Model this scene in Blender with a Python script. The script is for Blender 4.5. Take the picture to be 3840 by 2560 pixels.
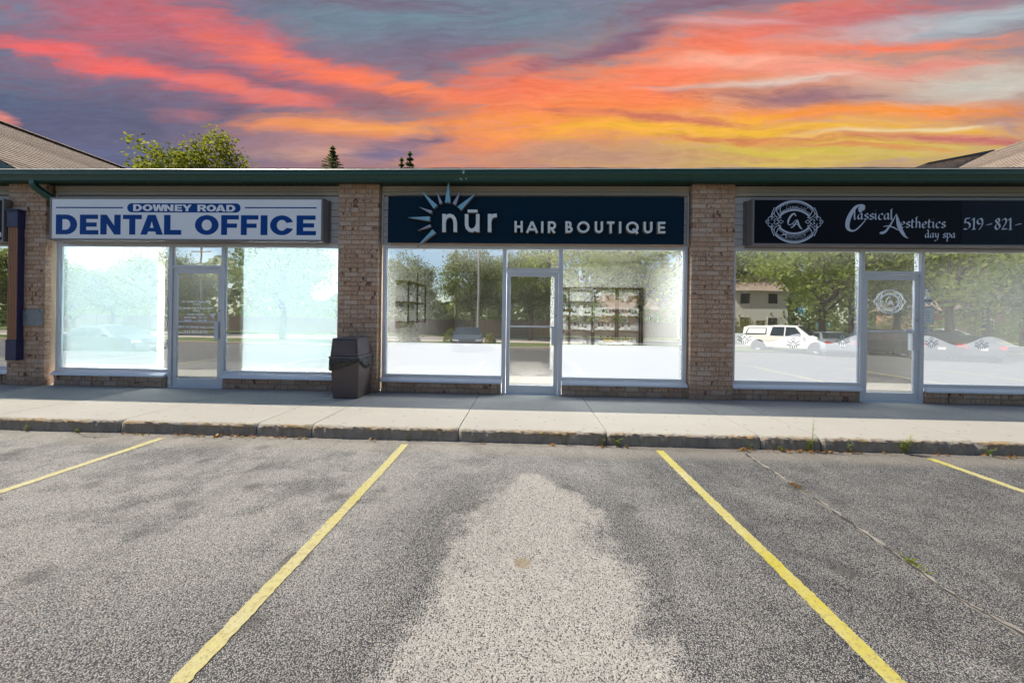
import bpy, math, random
import numpy as np
from mathutils import Vector, Matrix
random.seed(7); RNG = np.random.default_rng(7)
for o in list(bpy.data.objects): bpy.data.objects.remove(o)
S = bpy.context.scene; COL = S.collection
R = math.radians

# ------------------------------------------------------------------ camera
F_PX, YAW, ROLL, CD, CH, ROW0 = 1420.0, 0.0372, 0.0136, 6.3653, 1.3162, 1190.0
_cy, _sy, _cr, _sr = math.cos(YAW), math.sin(YAW), math.cos(ROLL), math.sin(ROLL)
FW = Vector((-_sy, _cy, 0)); _R0 = Vector((_cy, _sy, 0)); _U0 = Vector((0, 0, 1))
RT = _R0*_cr + _U0*_sr; UP = _U0*_cr - _R0*_sr
CPOS = Vector((0, -CD, CH))
cam = bpy.data.cameras.new('camera'); cob = bpy.data.objects.new('camera', cam); COL.objects.link(cob)
M = Matrix.Identity(4)
for i in range(3): M[i][0], M[i][1], M[i][2], M[i][3] = RT[i], UP[i], -FW[i], CPOS[i]
cob.matrix_world = M
cam.sensor_width = 36; cam.lens = 36*F_PX/3840; cam.shift_y = -(1280-ROW0)/3840
cam.clip_start = 0.05; cam.clip_end = 2000
S.camera = cob
def ray(u, v): return FW + RT*((u-1920)/F_PX) - UP*((v-ROW0)/F_PX)
def pw(u, v, y):                       # photo pixel -> point on the vertical plane at this y
    d = ray(u, v); return CPOS + d*((y-CPOS.y)/d.y)
def pg(u, v, z):                       # photo pixel -> point on the horizontal plane at this z
    d = ray(u, v); return CPOS + d*((z-CPOS.z)/d.z)
def refl(u, v, z):                     # what the shop windows mirror: ground point behind the camera
    p = pg(u, v, z); return Vector((p.x, 0.25-p.y, z))

# ------------------------------------------------------------------ node helpers
def lin(c):
    return tuple((x/255/12.92 if x/255 <= .04045 else ((x/255+.055)/1.055)**2.4) for x in c)
class NT:
    def __init__(s, nt): s.nt = nt; s.n = nt.nodes; s.l = nt.links
    def new(s, t, ins=None, **kw):
        n = s.n.new(t)
        for k, v in kw.items(): setattr(n, k, v)
        for k, v in (ins or {}).items():
            sock = n.inputs[k]
            if hasattr(v, 'is_output'): s.l.new(v, sock)
            else: sock.default_value = v
        return n
    def math(s, op, a, b=0.0, c=0.0, clamp=False):
        return s.new('ShaderNodeMath', {0: a, 1: b, 2: c}, operation=op, use_clamp=clamp).outputs[0]
    def vmath(s, op, a, b=(0, 0, 0), out=0):
        return s.new('ShaderNodeVectorMath', {0: a, 1: b}, operation=op).outputs[out]
    def mr(s, x, a, b, c=0.0, d=1.0, smooth=False):
        return s.new('ShaderNodeMapRange', {0: x, 1: a, 2: b, 3: c, 4: d}, interpolation_type='SMOOTHSTEP' if smooth else 'LINEAR').outputs[0]
    def mix(s, f, a, b):
        n = s.new('ShaderNodeMix', data_type='RGBA')
        for sock, v in ((n.inputs[0], f), (n.inputs[6], a), (n.inputs[7], b)):
            if hasattr(v, 'is_output'): s.l.new(v, sock)
            else: sock.default_value = v if not isinstance(v, tuple) or len(v) == 4 else (*v, 1)
        return n.outputs[2]
    def noise(s, vec, scale, detail=3.0, rough=.5, out=0, **kw):
        i = {'Scale': scale, 'Detail': detail, 'Roughness': rough}
        if vec is not None: i['Vector'] = vec
        return s.new('ShaderNodeTexNoise', i, **kw).outputs[out]
    def ramp(s, f, stops):
        n = s.new('ShaderNodeValToRGB', {0: f}); e = n.color_ramp.elements
        while len(e) > 1: e.remove(e[0])
        e[0].position = stops[0][0]; e[0].color = (*stops[0][1], 1)
        for p, c in stops[1:]:
            x = e.new(p); x.color = (*c, 1)
        return n.outputs[0]

# ------------------------------------------------------------------ world: evening clouds over the building, clear day sky elsewhere
EXPO = 0.62
SUN = Vector((-.75, .198, 1.0)).normalized()
W = bpy.data.worlds.new('World'); S.world = W; W.use_nodes = True
w = NT(W.node_tree); w.n.clear()
sky = w.new('ShaderNodeTexSky', sky_type='NISHITA', sun_disc=False, sun_elevation=math.asin(SUN.z), sun_rotation=math.atan2(SUN.x, SUN.y))
sky.air_density = 1.0; sky.dust_density = .6
day = w.new('ShaderNodeBackground', {'Color': sky.outputs[0], 'Strength': .095})
tc = w.new('ShaderNodeTexCoord').outputs['Generated']
sx = w.new('ShaderNodeSeparateXYZ', {0: tc})
ysafe = w.math('MAXIMUM', sx.outputs[1], .05)
u_ = w.math('DIVIDE', sx.outputs[0], ysafe); v_ = w.math('DIVIDE', sx.outputs[2], ysafe)
uv0 = w.new('ShaderNodeCombineXYZ', {0: u_, 1: v_, 2: 0.0}).outputs[0]
st = w.vmath('MULTIPLY', uv0, (1.0, 3.2, 1))
w1 = w.vmath('MULTIPLY', w.vmath('SUBTRACT', w.noise(st, 2.2, 3, .55, out=1), (.5, .5, .5)), (.34, .085, 0))
w2 = w.vmath('MULTIPLY', w.vmath('SUBTRACT', w.noise(w.vmath('MULTIPLY', uv0, (1, 5.5, 1)), 7.0, 4, .6, out=1), (.5, .5, .5)), (.10, .022, 0))
uv = w.vmath('ADD', w.vmath('ADD', uv0, w1), w2)
streak = w.noise(w.vmath('MULTIPLY', uv, (1, 5.5, 1)), 4.5, 9, .66)
fstk = w.noise(w.vmath('MULTIPLY', uv, (1, 6.5, 1)), 13.0, 9, .68)
puff = w.noise(w.vmath('MULTIPLY', uv, (1, 2.0, 1)), 7.0, 5, .55)
def skyuv(px, py):                     # a spot of the sky given in the 2352 px wide view of the photograph
    d = ray(px*3840/2352, py*3840/2352); return d.x/d.y, d.z/d.y
dsc = 3840/2352/F_PX
c = w.mix(w.mr(u_, -1.3, 1.1, 0, 1, True), (*lin((88, 94, 124)), 1), (*lin((172, 144, 146)), 1))
c = w.mix(w.mr(v_, .42, .75, 0, .65, True), c, (*lin((112, 128, 150)), 1))
LAY = [  # centre x, y, half length, half width, tilt (down to the right), colour, strength, noise weight
 (1600, 250, 1150, 210, -4, (248, 164, 104), .75, .1), (380, 120, 900, 170, 8, (176, 112, 128), .6, .15), (700, 330, 700, 90, 2, (176, 134, 140), .6, .15),
 (960, 40, 520, 95, 0, (116, 140, 155), .95, .5), (30, 20, 200, 60, 0, (85, 135, 160), .8, .4),
 (880, 10, 330, 26, 3, (122, 108, 128), .8, .5), (1000, 130, 220, 95, 0, (124, 112, 134), .8, .3),
 (320, 55, 430, 95, 9, (196, 108, 122), .9, .6), (520, 70, 260, 60, 22, (214, 112, 116), .75, .6),
 (250, 290, 430, 90, 2, (100, 102, 130), .95, .2), (640, 190, 470, 34, 11, (128, 106, 128), .95, .3),
 (300, 160, 470, 32, 10, (250, 112, 106), .95, .5), (90, 118, 240, 30, 5, (246, 108, 108), .75, .6), (560, 203, 260, 20, 9, (243, 128, 112), .85, .5),
 (600, 130, 290, 55, 19, (232, 112, 108), .7, .6), (760, 172, 360, 38, 15, (254, 128, 98), 1, .5), (960, 215, 240, 26, 13, (255, 138, 92), .9, .5),
 (900, 230, 260, 26, 8, (150, 112, 122), .9, .3),
 (760, 285, 330, 34, 4, (240, 150, 102), .95, .5), (880, 290, 210, 20, 3, (248, 168, 92), .8, .5), (470, 262, 150, 22, -2, (180, 116, 124), .7, .6),
 (530, 250, 100, 30, -6, (112, 100, 124), .9, .4), (790, 345, 380, 34, 2, (196, 148, 140), .8, .4), (720, 350, 240, 20, 2, (222, 172, 140), .5, .6),
 (1370, 245, 520, 110, -10, (255, 142, 78), 1, .35), (1180, 200, 220, 70, -5, (252, 124, 92), .85, .5), (1650, 120, 560, 95, -17, (253, 134, 100), 1, .5),
 (1950, 40, 420, 48, -6, (206, 112, 116), .8, .5),
 (1430, 100, 330, 26, -17, (134, 104, 126), .9, .6), (1620, 22, 300, 28, -8, (136, 106, 126), .85, .5), (1120, 120, 150, 20, -10, (158, 108, 122), .7, .6),
 (2200, 55, 420, 44, -7, (176, 190, 198), .95, .5), (1980, 78, 260, 26, -5, (214, 168, 166), .6, .5), (1700, 60, 200, 14, -2, (212, 170, 172), .7, .6),
 (2010, 105, 340, 24, -1, (253, 128, 92), .95, .5), (1690, 137, 240, 20, 2, (252, 186, 160), .85, .5), (1930, 160, 360, 34, 3, (250, 160, 140), .9, .6),
 (2240, 195, 330, 62, -5, (204, 203, 192), .95, .5), (1760, 186, 300, 12, -3, (226, 208, 196), .85, .5), (2140, 152, 190, 16, -6, (236, 138, 126), .7, .6),
 (1840, 218, 320, 34, 2, (158, 118, 126), .95, .5), (2250, 250, 160, 26, -8, (150, 112, 122), .7, .5),
 (1980, 252, 460, 22, -2, (252, 150, 66), .95, .5), (1500, 292, 480, 40, 0, (250, 176, 74), .85, .5), (1840, 300, 620, 42, 0, (246, 190, 62), .95, .4),
 (1850, 350, 700, 44, 0, (216, 194, 80), .95, .4), (1360, 350, 420, 30, 1, (190, 146, 130), .85, .4),
 (1500, 274, 360, 13, 3, (206, 118, 102), .9, .8), (1700, 318, 300, 11, 0, (214, 132, 92), .9, .8), (2180, 318, 340, 16, 3, (196, 108, 112), .9, .6), (1960, 335, 300, 9, 4, (220, 140, 92), .8, .8),
 (2080, 291, 230, 9, -4, (240, 222, 178), .85, .6), (1720, 352, 300, 12, 2, (206, 158, 110), .7, .8),
 (340, 350, 460, 46, 0, (104, 110, 142), .9, .3), (880, 345, 110, 36, -8, (118, 112, 144), .9, .5), (960, 316, 110, 12, -4, (124, 108, 132), .9, .5), (10, 272, 46, 22, 25, (232, 142, 128), .9, .4)]
for (cx, cy, a, b, ang, col, stg, nw) in LAY:
    cu, cv = skyuv(cx, cy)
    m = w.new('ShaderNodeMapping', {'Vector': uv, 'Location': (cu, cv, 0), 'Rotation': (0, 0, -R(ang)), 'Scale': (a*dsc, b*dsc, 1)}, vector_type='TEXTURE').outputs[0]
    ln = w.vmath('LENGTH', m, out=1)
    ln = w.math('ADD', ln, w.math('MULTIPLY', w.math('SUBTRACT', streak, .5), 1.0+nw*1.2))
    ln = w.math('ADD', ln, w.math('MULTIPLY', w.math('SUBTRACT', fstk, .5), .9))
    f = w.math('MULTIPLY', w.mr(ln, 1.18, .0, 0, 1, True), stg)
    c = w.mix(f, c, (*lin(col), 1))
hs = w.new('ShaderNodeHueSaturation', {'Color': c, 'Value': w.math('MULTIPLY', w.mr(puff, .2, .8, .93, 1.07), w.mr(fstk, .3, .7, .86, 1.14)), 'Saturation': 1.0}).outputs[0]
eve = w.new('ShaderNodeBackground', {'Color': hs, 'Strength': 2**-EXPO})
f = w.math('MULTIPLY', w.mr(sx.outputs[1], .18, .42, 0, 1, True), w.mr(sx.outputs[2], .92, .75, 0, 1, True))
mixw = w.new('ShaderNodeMixShader', {0: f, 1: day.outputs[0], 2: eve.outputs[0]})
w.new('ShaderNodeOutputWorld', {0: mixw.outputs[0]})

sun = bpy.data.lights.new('sun', 'SUN'); sun.energy = 4.8; sun.angle = R(.55); sun.color = (1, .90, .745)
so = bpy.data.objects.new('sun', sun); COL.objects.link(so); so.rotation_euler = (-SUN).to_track_quat('-Z', 'Y').to_euler(); so.location = (0, 0, 30)
S.view_settings.view_transform = 'Standard'; S.view_settings.look = 'None'; S.view_settings.gamma = 1; S.view_settings.exposure = EXPO
S.render.engine = 'CYCLES'
S.cycles.max_bounces = 10; S.cycles.transparent_max_bounces = 24; S.cycles.glossy_bounces = 4

# ------------------------------------------------------------------ materials
MATS = {}
def mat(name, build):
    m = bpy.data.materials.new(name); m.use_nodes = True
    t = NT(m.node_tree); t.n.clear(); sh = build(t)
    t.new('ShaderNodeOutputMaterial', {0: sh}); MATS[name] = m; return m
def pbr(t, col, rough=.6, metal=0.0, bump=None, bs=.3, bd=.01, spec=.5, **kw):
    ins = {'Base Color': col if hasattr(col, 'is_output') else (*col, 1), 'Roughness': rough, 'Metallic': metal, 'Specular IOR Level': spec}
    if bump is not None: ins['Normal'] = t.new('ShaderNodeBump', {'Strength': bs, 'Distance': bd, 'Height': bump}).outputs[0]
    ins.update(kw)
    return t.new('ShaderNodeBsdfPrincipled', ins).outputs[0]
def wpos(t): return t.new('ShaderNodeNewGeometry').outputs['Position']
def opos(t): return t.new('ShaderNodeTexCoord').outputs['Object']
def plain(name, col, rough=.55, metal=0.0, var=.12, scale=9.0, bs=.05, spec=.5):
    def b(t):
        p = opos(t); n = t.noise(p, scale, 5, .6); n2 = t.noise(p, scale*9, 3, .6)
        f = t.math('ADD', t.math('MULTIPLY', n, .7), t.math('MULTIPLY', n2, .3))
        c = t.mix(f, tuple(x*(1-var*1.6) for x in col), tuple(min(1, x*(1+var*1.6)) for x in col))
        return pbr(t, c, t.mr(n, .3, .7, max(.03, rough-.1), min(1, rough+.1)), metal, n2, bs, .004, spec)
    return mat(name, b)

def b_asphalt(t):
    p = wpos(t); s = t.new('ShaderNodeSeparateXYZ', {0: p}); X, Y = s.outputs[0], s.outputs[1]
    jit = t.vmath('MULTIPLY', t.noise(p, 100, 2, .5, out=1), (.008, .008, 0))
    pj = t.vmath('ADD', p, jit)
    v = t.new('ShaderNodeTexVoronoi', {'Vector': pj, 'Scale': 165.0, 'Randomness': 1.0}, voronoi_dimensions='2D')
    v2 = t.new('ShaderNodeTexVoronoi', {'Vector': pj, 'Scale': 70.0}, voronoi_dimensions='2D')
    rnd = t.new('ShaderNodeSeparateColor', {0: v.outputs['Color']})
    big = t.noise(p, .9, 4, .55); med = t.noise(p, 3.6, 5, .6); fine = t.noise(p, 19, 4, .65)
    # worn pale patch in the middle bay, with its own ragged outline
    wv = t.math('MULTIPLY', t.math('POWER', t.mr(Y, -2.80, -4.3, 0, 1), .32), .58)
    wob = t.math('ADD', t.math('MULTIPLY', t.math('SUBTRACT', t.noise(p, 2.0, 7, .68), .5), 1.0), t.math('MULTIPLY', t.math('SUBTRACT', t.noise(t.vmath('MULTIPLY', p, (1.6, .6, 1)), 5.0, 3, .6), .5), .3))
    dist = t.math('ADD', t.math('SUBTRACT', t.math('ABSOLUTE', t.math('SUBTRACT', X, .05)), wv), wob)
    patch = t.math('MULTIPLY', t.mr(t.math('ADD', dist, t.math('MULTIPLY', t.math('SUBTRACT', fine, .5), .25)), .12, -.14, 0, 1, True), t.mr(Y, -2.7, -2.85, 0, 1))
    patch = t.math('MULTIPLY', patch, t.mr(Y, -6.2, -7.2, 1, 0))
    rightdark = t.math('MULTIPLY', t.mr(t.math('ADD', X, t.math('MULTIPLY', big, 1.6)), 1.0, 2.4, 0, 1, True), t.mr(med, .3, .6, .55, 1.0))
    halo = t.math('MULTIPLY', t.mr(dist, .75, .15, 0, .75, True), t.mr(Y, -2.6, -3.4, .35, 1))
    near = t.math('MULTIPLY', t.mr(t.math('ADD', Y, t.math('MULTIPLY', big, 1.2)), -3.2, -4.4, 0, .7, True), 1.0)
    rightdark = t.math('MAXIMUM', rightdark, t.math('MAXIMUM', halo, near))
    middark = t.mr(med, .42, .66, 0, .6, True)
    dark = t.math('MULTIPLY', t.math('MAXIMUM', rightdark, middark), t.math('SUBTRACT', 1.0, t.math('MULTIPLY', patch, .8)))
    stone = t.ramp(rnd.outputs[0], [(0, (.16, .158, .155)), (.35, (.265, .26, .25)), (.75, (.355, .345, .33)), (.978, (.46, .445, .42)), (.985, (.36, .24, .15)), (1, (.35, .26, .19))])
    stone = t.mix(t.math('MULTIPLY', t.math('MULTIPLY', patch, t.mr(t.noise(p, 6, 5, .65), .3, .62, .35, 1)), .5), stone, (.39, .372, .342, 1))
    binder = t.mix(dark, (.080, .080, .083, 1), (.026, .027, .032, 1))
    thr = t.math('SUBTRACT', .58, t.math('MULTIPLY', dark, .17)); thr = t.math('ADD', thr, t.math('MULTIPLY', patch, .10))
    edge = t.mr(t.math('SUBTRACT', v.outputs['Distance'], thr), -.16, .06, 0, 1, True)
    hole = t.math('LESS_THAN', rnd.outputs[1], t.math('ADD', t.math('MULTIPLY', dark, .26), .06))
    gap = t.math('MAXIMUM', edge, hole)
    col = t.mix(gap, stone, binder)
    pit = t.mr(fine, .66, .74, 0, .85, True)
    col = t.mix(pit, col, (.05, .05, .05, 1))
    oil = t.math('MULTIPLY', t.mr(t.noise(p, 1.7, 4, .6), .56, .74, 0, .34, True), t.math('SUBTRACT', 1, t.math('MULTIPLY', patch, .7)))
    col = t.mix(oil, col, (.04, .04, .045, 1))
    tyre = t.mr(t.noise(t.vmath('MULTIPLY', p, (3.4, .32, 1)), 1.0, 4, .55), .52, .70, 0, .24, True)
    col = t.mix(tyre, col, (.055, .055, .060, 1))
    drip = t.new('ShaderNodeTexVoronoi', {'Vector': t.vmath('ADD', p, t.vmath('MULTIPLY', t.noise(p, 9, 3, .6, out=1), (.12, .12, 0))), 'Scale': 1.15}, voronoi_dimensions='2D')
    col = t.mix(t.math('MULTIPLY', t.mr(drip.outputs['Distance'], .13, .04, 0, .5, True), t.math('SUBTRACT', 1.0, patch)), col, (.045, .043, .042, 1))
    dust = t.mr(t.math('ADD', Y, t.math('MULTIPLY', med, .35)), -2.25, -2.0, 0, .35, True)
    col = t.mix(dust, col, (.28, .25, .21, 1))
    sp = t.math('SUBTRACT', t.vmath('LENGTH', t.vmath('SUBTRACT', p, (0, -4.10, -.147)), out=1), t.math('MULTIPLY', fine, .03))
    col = t.mix(t.mr(sp, .045, .025, 0, .55), col, (.20, .14, .07, 1))
    h = t.math('SUBTRACT', t.math('MULTIPLY', v2.outputs['Distance'], -.35), t.math('MULTIPLY', gap, .8))
    h = t.math('SUBTRACT', h, pit)
    return pbr(t, col, .88, 0, h, .62, .006, .3)
mat('asphalt', b_asphalt)
def b_paint(t):
    p = wpos(t); n = t.noise(p, 34, 5, .7); n2 = t.noise(p, 3, 3, .6)
    v = t.new('ShaderNodeTexVoronoi', {'Vector': p, 'Scale': 118.0}, voronoi_dimensions='2D')
    X = t.new('ShaderNodeSeparateXYZ', {0: p}).outputs[0]
    yel = t.mix(t.mr(X, -1.5, 1.6), (.39, .355, .14, 1), (.37, .325, .035, 1))
    c = t.mix(t.mr(n2, .35, .65, 0, .7), yel, (.40, .375, .25, 1))
    worn = t.math('MULTIPLY', t.mr(t.math('ADD', n, t.math('MULTIPLY', v.outputs['Distance'], .30)), .62, .84, 0, 1), .8)
    c = t.mix(worn, c, (.22, .17, .08, 1))
    return pbr(t, c, .75, 0, t.math('SUBTRACT', t.math('MULTIPLY', v.outputs['Distance'], -.5), worn), .35, .004, .3)
mat('paint', b_paint)
def b_conc(t):
    p = wpos(t); s = t.new('ShaderNodeSeparateXYZ', {0: p}); Y, Z = s.outputs[1], s.outputs[2]
    n = t.noise(p, 1.3, 5, .6); n2 = t.noise(p, 9, 5, .65); n3 = t.noise(p, 120, 3, .7)
    brush = t.noise(t.vmath('MULTIPLY', p, (3, 90, 3)), 2.0, 3, .6)
    c = t.mix(n, (.265, .256, .236, 1), (.33, .318, .292, 1))
    c = t.mix(t.mr(n2, .55, .8, 0, .35), c, (.38, .35, .31, 1))
    c = t.mix(t.mr(n3, .3, .75, 0, .22), c, (.32, .29, .26, 1))
    gum = t.new('ShaderNodeTexVoronoi', {'Vector': p, 'Scale': 2.6}, voronoi_dimensions='2D')
    c = t.mix(t.mr(t.math('ADD', gum.outputs['Distance'], t.math('MULTIPLY', n2, .05)), .085, .06, 0, .55), c, (.13, .12, .115, 1))
    c = t.mix(t.mr(t.noise(t.vmath('MULTIPLY', p, (1, 2.5, 1)), 2.1, 6, .7), .55, .75, 0, .4), c, (.25, .23, .20, 1))
    top = t.mr(Z, -.012, -.004)
    line = t.math('MULTIPLY', t.mr(t.math('ABSOLUTE', t.math('SUBTRACT', Y, -1.62)), .012, .004, 0, .30), t.mr(t.noise(p, 5, 3), .42, .55))
    c = t.mix(t.math('MULTIPLY', line, top), c, (.26, .23, .2, 1))
    face = t.mix(t.mr(t.noise(p, 7, 5, .7), .35, .7), (.20, .182, .158, 1), (.31, .28, .245, 1))
    face = t.mix(t.mr(t.noise(t.vmath('MULTIPLY', p, (9, 9, 1.5)), 2.2, 4, .7), .5, .75, 0, .6), face, (.17, .12, .085, 1))
    c = t.mix(t.mr(Y, -1.925, -1.935), c, face)
    lich = t.math('MULTIPLY', t.mr(t.math('ADD', Y, t.math('MULTIPLY', n2, .06)), -1.865, -1.885, 0, 1), t.mr(Z, -.075, -.03, 0, 1))
    lich = t.math('MULTIPLY', lich, t.mr(t.math('ADD', t.noise(p, 38, 4, .7), t.math('MULTIPLY', t.noise(p, 2.2, 2), .5)), .72, .88, 0, .85))
    c = t.mix(lich, c, (.30, .185, .055, 1))
    h = t.math('ADD', t.math('MULTIPLY', brush, .5), t.math('ADD', n3, t.math('MULTIPLY', t.mr(Y, -1.93, -1.94), t.math('MULTIPLY', n2, 3))))
    return pbr(t, c, .9, 0, h, .3, .003, .25)
mat('concrete', b_conc)
def b_brick(t):
    p = opos(t); oi = t.new('ShaderNodeObjectInfo'); rnd = oi.outputs['Random']
    off = t.vmath('ADD', p, t.new('ShaderNodeCombineXYZ', {0: t.math('MULTIPLY', rnd, 37.0), 1: t.math('MULTIPLY', rnd, 91.0), 2: t.math('MULTIPLY', rnd, 53.0)}).outputs[0])
    rug = t.noise(t.vmath('MULTIPLY', off, (3.2, 1, 1.0)), 16, 5, .7)
    blot = t.noise(t.vmath('MULTIPLY', off, (1.5, 1, .55)), 10, 3, .6); fine = t.noise(off, 70, 4, .7)
    c = t.mix(rnd, (.47, .295, .195, 1), (.58, .405, .295, 1))
    c = t.mix(t.mr(rug, .48, .64, 0, .75, True), c, (.19, .11, .075, 1))
    c = t.mix(t.mr(fine, .5, .7, 0, .35), c, (.60, .46, .36, 1))
    r2 = t.math('FRACT', t.math('MULTIPLY', rnd, 17.3))
    c = t.mix(t.math('MULTIPLY', t.mr(blot, .565, .64, 0, .88, True), t.math('LESS_THAN', r2, .5)), c, (.13, .050, .036, 1))
    pale = t.math('LESS_THAN', t.math('FRACT', t.math('MULTIPLY', rnd, 7.7)), .2)
    c = t.mix(t.math('MULTIPLY', pale, .4), c, (.60, .50, .43, 1))
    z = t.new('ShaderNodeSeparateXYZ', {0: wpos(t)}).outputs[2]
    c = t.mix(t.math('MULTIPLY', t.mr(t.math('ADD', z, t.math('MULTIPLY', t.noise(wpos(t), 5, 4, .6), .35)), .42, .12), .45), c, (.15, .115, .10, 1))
    return pbr(t, c, .9, 0, t.math('ADD', rug, t.math('MULTIPLY', fine, .5)), .7, .006, .2)
mat('brick', b_brick)
plain('mortar', (.31, .235, .175), .95, var=.2, scale=20, bs=.3, spec=.2)
plain('aluminium', (.62, .64, .68), .42, .2, var=.06, scale=5)
plain('beige_trim', (.56, .48, .40), .6, var=.06)
plain('siding', (.60, .575, .56), .6, var=.05)
plain('gutter_green', (.006, .058, .038), .38, var=.25, scale=4, spec=.6)
plain('lip_glint_stain', (.62, .64, .62), .4, .3)
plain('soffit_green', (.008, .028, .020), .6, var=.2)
plain('dark_metal', (.055, .05, .047), .5, .3)
plain('white_face', (.84, .86, .90), .4, var=.03, spec=.3)
plain('sign_blue', (.003, .058, .27), .5, var=.04, spec=.12)
plain('navy', (.002, .019, .040), .6, var=.35, scale=1.2, spec=.12)
plain('black_face', (.003, .004, .009), .5, var=.2, spec=.12)
plain('navy_black', (.004, .010, .020), .5, var=.2, spec=.14)
plain('letter_grey', (.72, .77, .78), .4, var=.04)
plain('letter_silver', (.50, .56, .68), .4, var=.05)
plain('return_beige', (.30, .22, .16), .55, var=.15)
plain('trim_black', (.012, .012, .014), .4)
plain('ray_blue', (.22, .46, .62), .4, var=.05)
plain('ray_lilac', (.38, .38, .52), .4, var=.05)
plain('bin_brown', (.110, .080, .072), .62, var=.25, scale=6, bs=.2)
plain('bin_lid', (.085, .072, .080), .6, var=.2, scale=8, bs=.2)
def b_bag(t):
    p = opos(t); n = t.noise(t.vmath('MULTIPLY', p, (1, 1, .35)), 17, 4, .6)
    return pbr(t, (.010, .010, .011), .17, 0, n, 1.0, .05, .8)
mat('bag', b_bag)
plain('purple', (.024, .024, .085), .5, var=.2)
plain('pilaster_orange', (.34, .165, .085), .6, var=.15)
plain('plaque', (.25, .27, .31), .38, .6, var=.25, scale=14, bs=.25)
plain('wall_white', (.60, .58, .55), .8, var=.04)
plain('floor_tile', (.32, .28, .25), .4, var=.1)
plain('black_steel', (.016, .015, .015), .45, .4)
plain('shelf_wood', (.10, .06, .04), .6)
mat('tube_white', lambda t: t.new('ShaderNodeEmission', {0: (1, .99, .95, 1), 1: 1.5}).outputs[0])
plain('decal_white', (.85, .86, .86), .5, var=.02)
plain('paper', (.86, .86, .83), .8, var=.03)
plain('paper_blue', (.25, .55, .72), .8, var=.05)
plain('ink', (.03, .035, .045), .7)
plain('ink_grey', (.30, .40, .42), .7)
plain('rubber', (.018, .018, .018), .85)
plain('rim', (.5, .5, .52), .3, .9)
plain('car_white', (.78, .79, .79), .22, var=.02, spec=.7)
plain('car_grey', (.075, .095, .115), .2, .4, var=.03, spec=.7)
plain('car_silver', (.30, .36, .42), .2, .5, var=.03, spec=.7)
plain('car_black', (.020, .023, .028), .2, .2, var=.03, spec=.7)
plain('car_glass', (.015, .022, .028), .06, var=.05, spec=.9)
plain('red_lamp', (.45, .02, .02), .2)
plain('clear_lamp', (.6, .62, .65), .12, .2)
plain('amber', (.60, .40, .04), .5)
plain('wood_pole', (.26, .21, .17), .85, var=.2, scale=3)
plain('galv', (.42, .43, .44), .5, .5)
plain('house_white', (.70, .70, .68), .7)
plain('house_brick', (.33, .17, .12), .85, var=.2)
plain('fence_wood', (.12, .085, .06), .85, var=.2)
plain('road_grey', (.21, .195, .185), .9, var=.12, scale=.6)
plain('far_walk', (.42, .37, .33), .9, var=.08)
plain('trunk', (.09, .065, .048), .9, var=.25, scale=4, bs=.5)
plain('fascia_teal', (.018, .075, .085), .5)
plain('picture_dark', (.02, .022, .02), .6)
def b_grass(t):
    p = wpos(t); n = t.noise(p, 4, 5, .7); n2 = t.noise(p, 60, 3, .7)
    c = t.mix(n, (.055, .095, .022, 1), (.12, .15, .045, 1)); c = t.mix(t.math('MULTIPLY', n2, .4), c, (.17, .17, .07, 1))
    return pbr(t, c, .95, 0, n2, .8, .05, .2)
mat('grass', b_grass)
def b_shingle(base, dark):
    def b(t):
        p = opos(t); oi = t.new('ShaderNodeNewGeometry').outputs['Random Per Island']
        n = t.noise(p, 3.0, 4, .6); g = t.noise(p, 120, 3, .7); tab = t.noise(t.vmath('MULTIPLY', p, (5, 3.2, 5)), 1.6, 2, .4)
        c = t.mix(t.mr(t.math('ADD', tab, t.math('MULTIPLY', oi, .5)), .45, 1.0), (*base, 1), (*dark, 1))
        c = t.mix(t.math('MULTIPLY', g, .35), c, (.42, .34, .27, 1))
        return pbr(t, c, .92, 0, g, .5, .006, .2)
    return b
mat('shingle', b_shingle((.33, .272, .230), (.17, .135, .112)))
plain('butt_shadow', (.035, .030, .027), .95, var=.3)  # near-black butt faces paint the shadow lines between shingle courses
def leafmat(name, c1, c2, c3):
    def b(t):
        r = t.new('ShaderNodeNewGeometry').outputs['Random Per Island']
        c = t.ramp(r, [(0, c1), (.55, c2), (1, c3)])
        d = t.new('ShaderNodeBsdfDiffuse', {0: c}).outputs[0]
        c2_ = t.mix(.5, c, (.30, .33, .03, 1))
        tr = t.new('ShaderNodeBsdfTranslucent', {0: c2_}).outputs[0]
        g = t.new('ShaderNodeBsdfGlossy', {0: (.6, .6, .6, 1), 'Roughness': .45}).outputs[0]
        m = t.new('ShaderNodeMixShader', {0: .58, 1: d, 2: tr}).outputs[0]
        return t.new('ShaderNodeMixShader', {0: .03, 1: m, 2: g}).outputs[0]
    return mat(name, b)
leafmat('leaf_maple', (.045, .085, .012), (.15, .18, .015), (.32, .30, .02))
leafmat('leaf_green', (.065, .115, .028), (.12, .18, .045), (.19, .24, .065))
leafmat('leaf_pale', (.15, .23, .04), (.25, .34, .055), (.36, .42, .08))
leafmat('needle', (.012, .045, .035), (.024, .070, .050), (.045, .10, .062))
leafmat('leaf_yellow', (.15, .15, .02), (.24, .21, .025), (.32, .27, .03))
leafmat('weed_green', (.12, .20, .03), (.24, .31, .04), (.36, .38, .07))
leafmat('dead_leaf', (.14, .055, .02), (.30, .11, .03), (.42, .22, .06))
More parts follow.
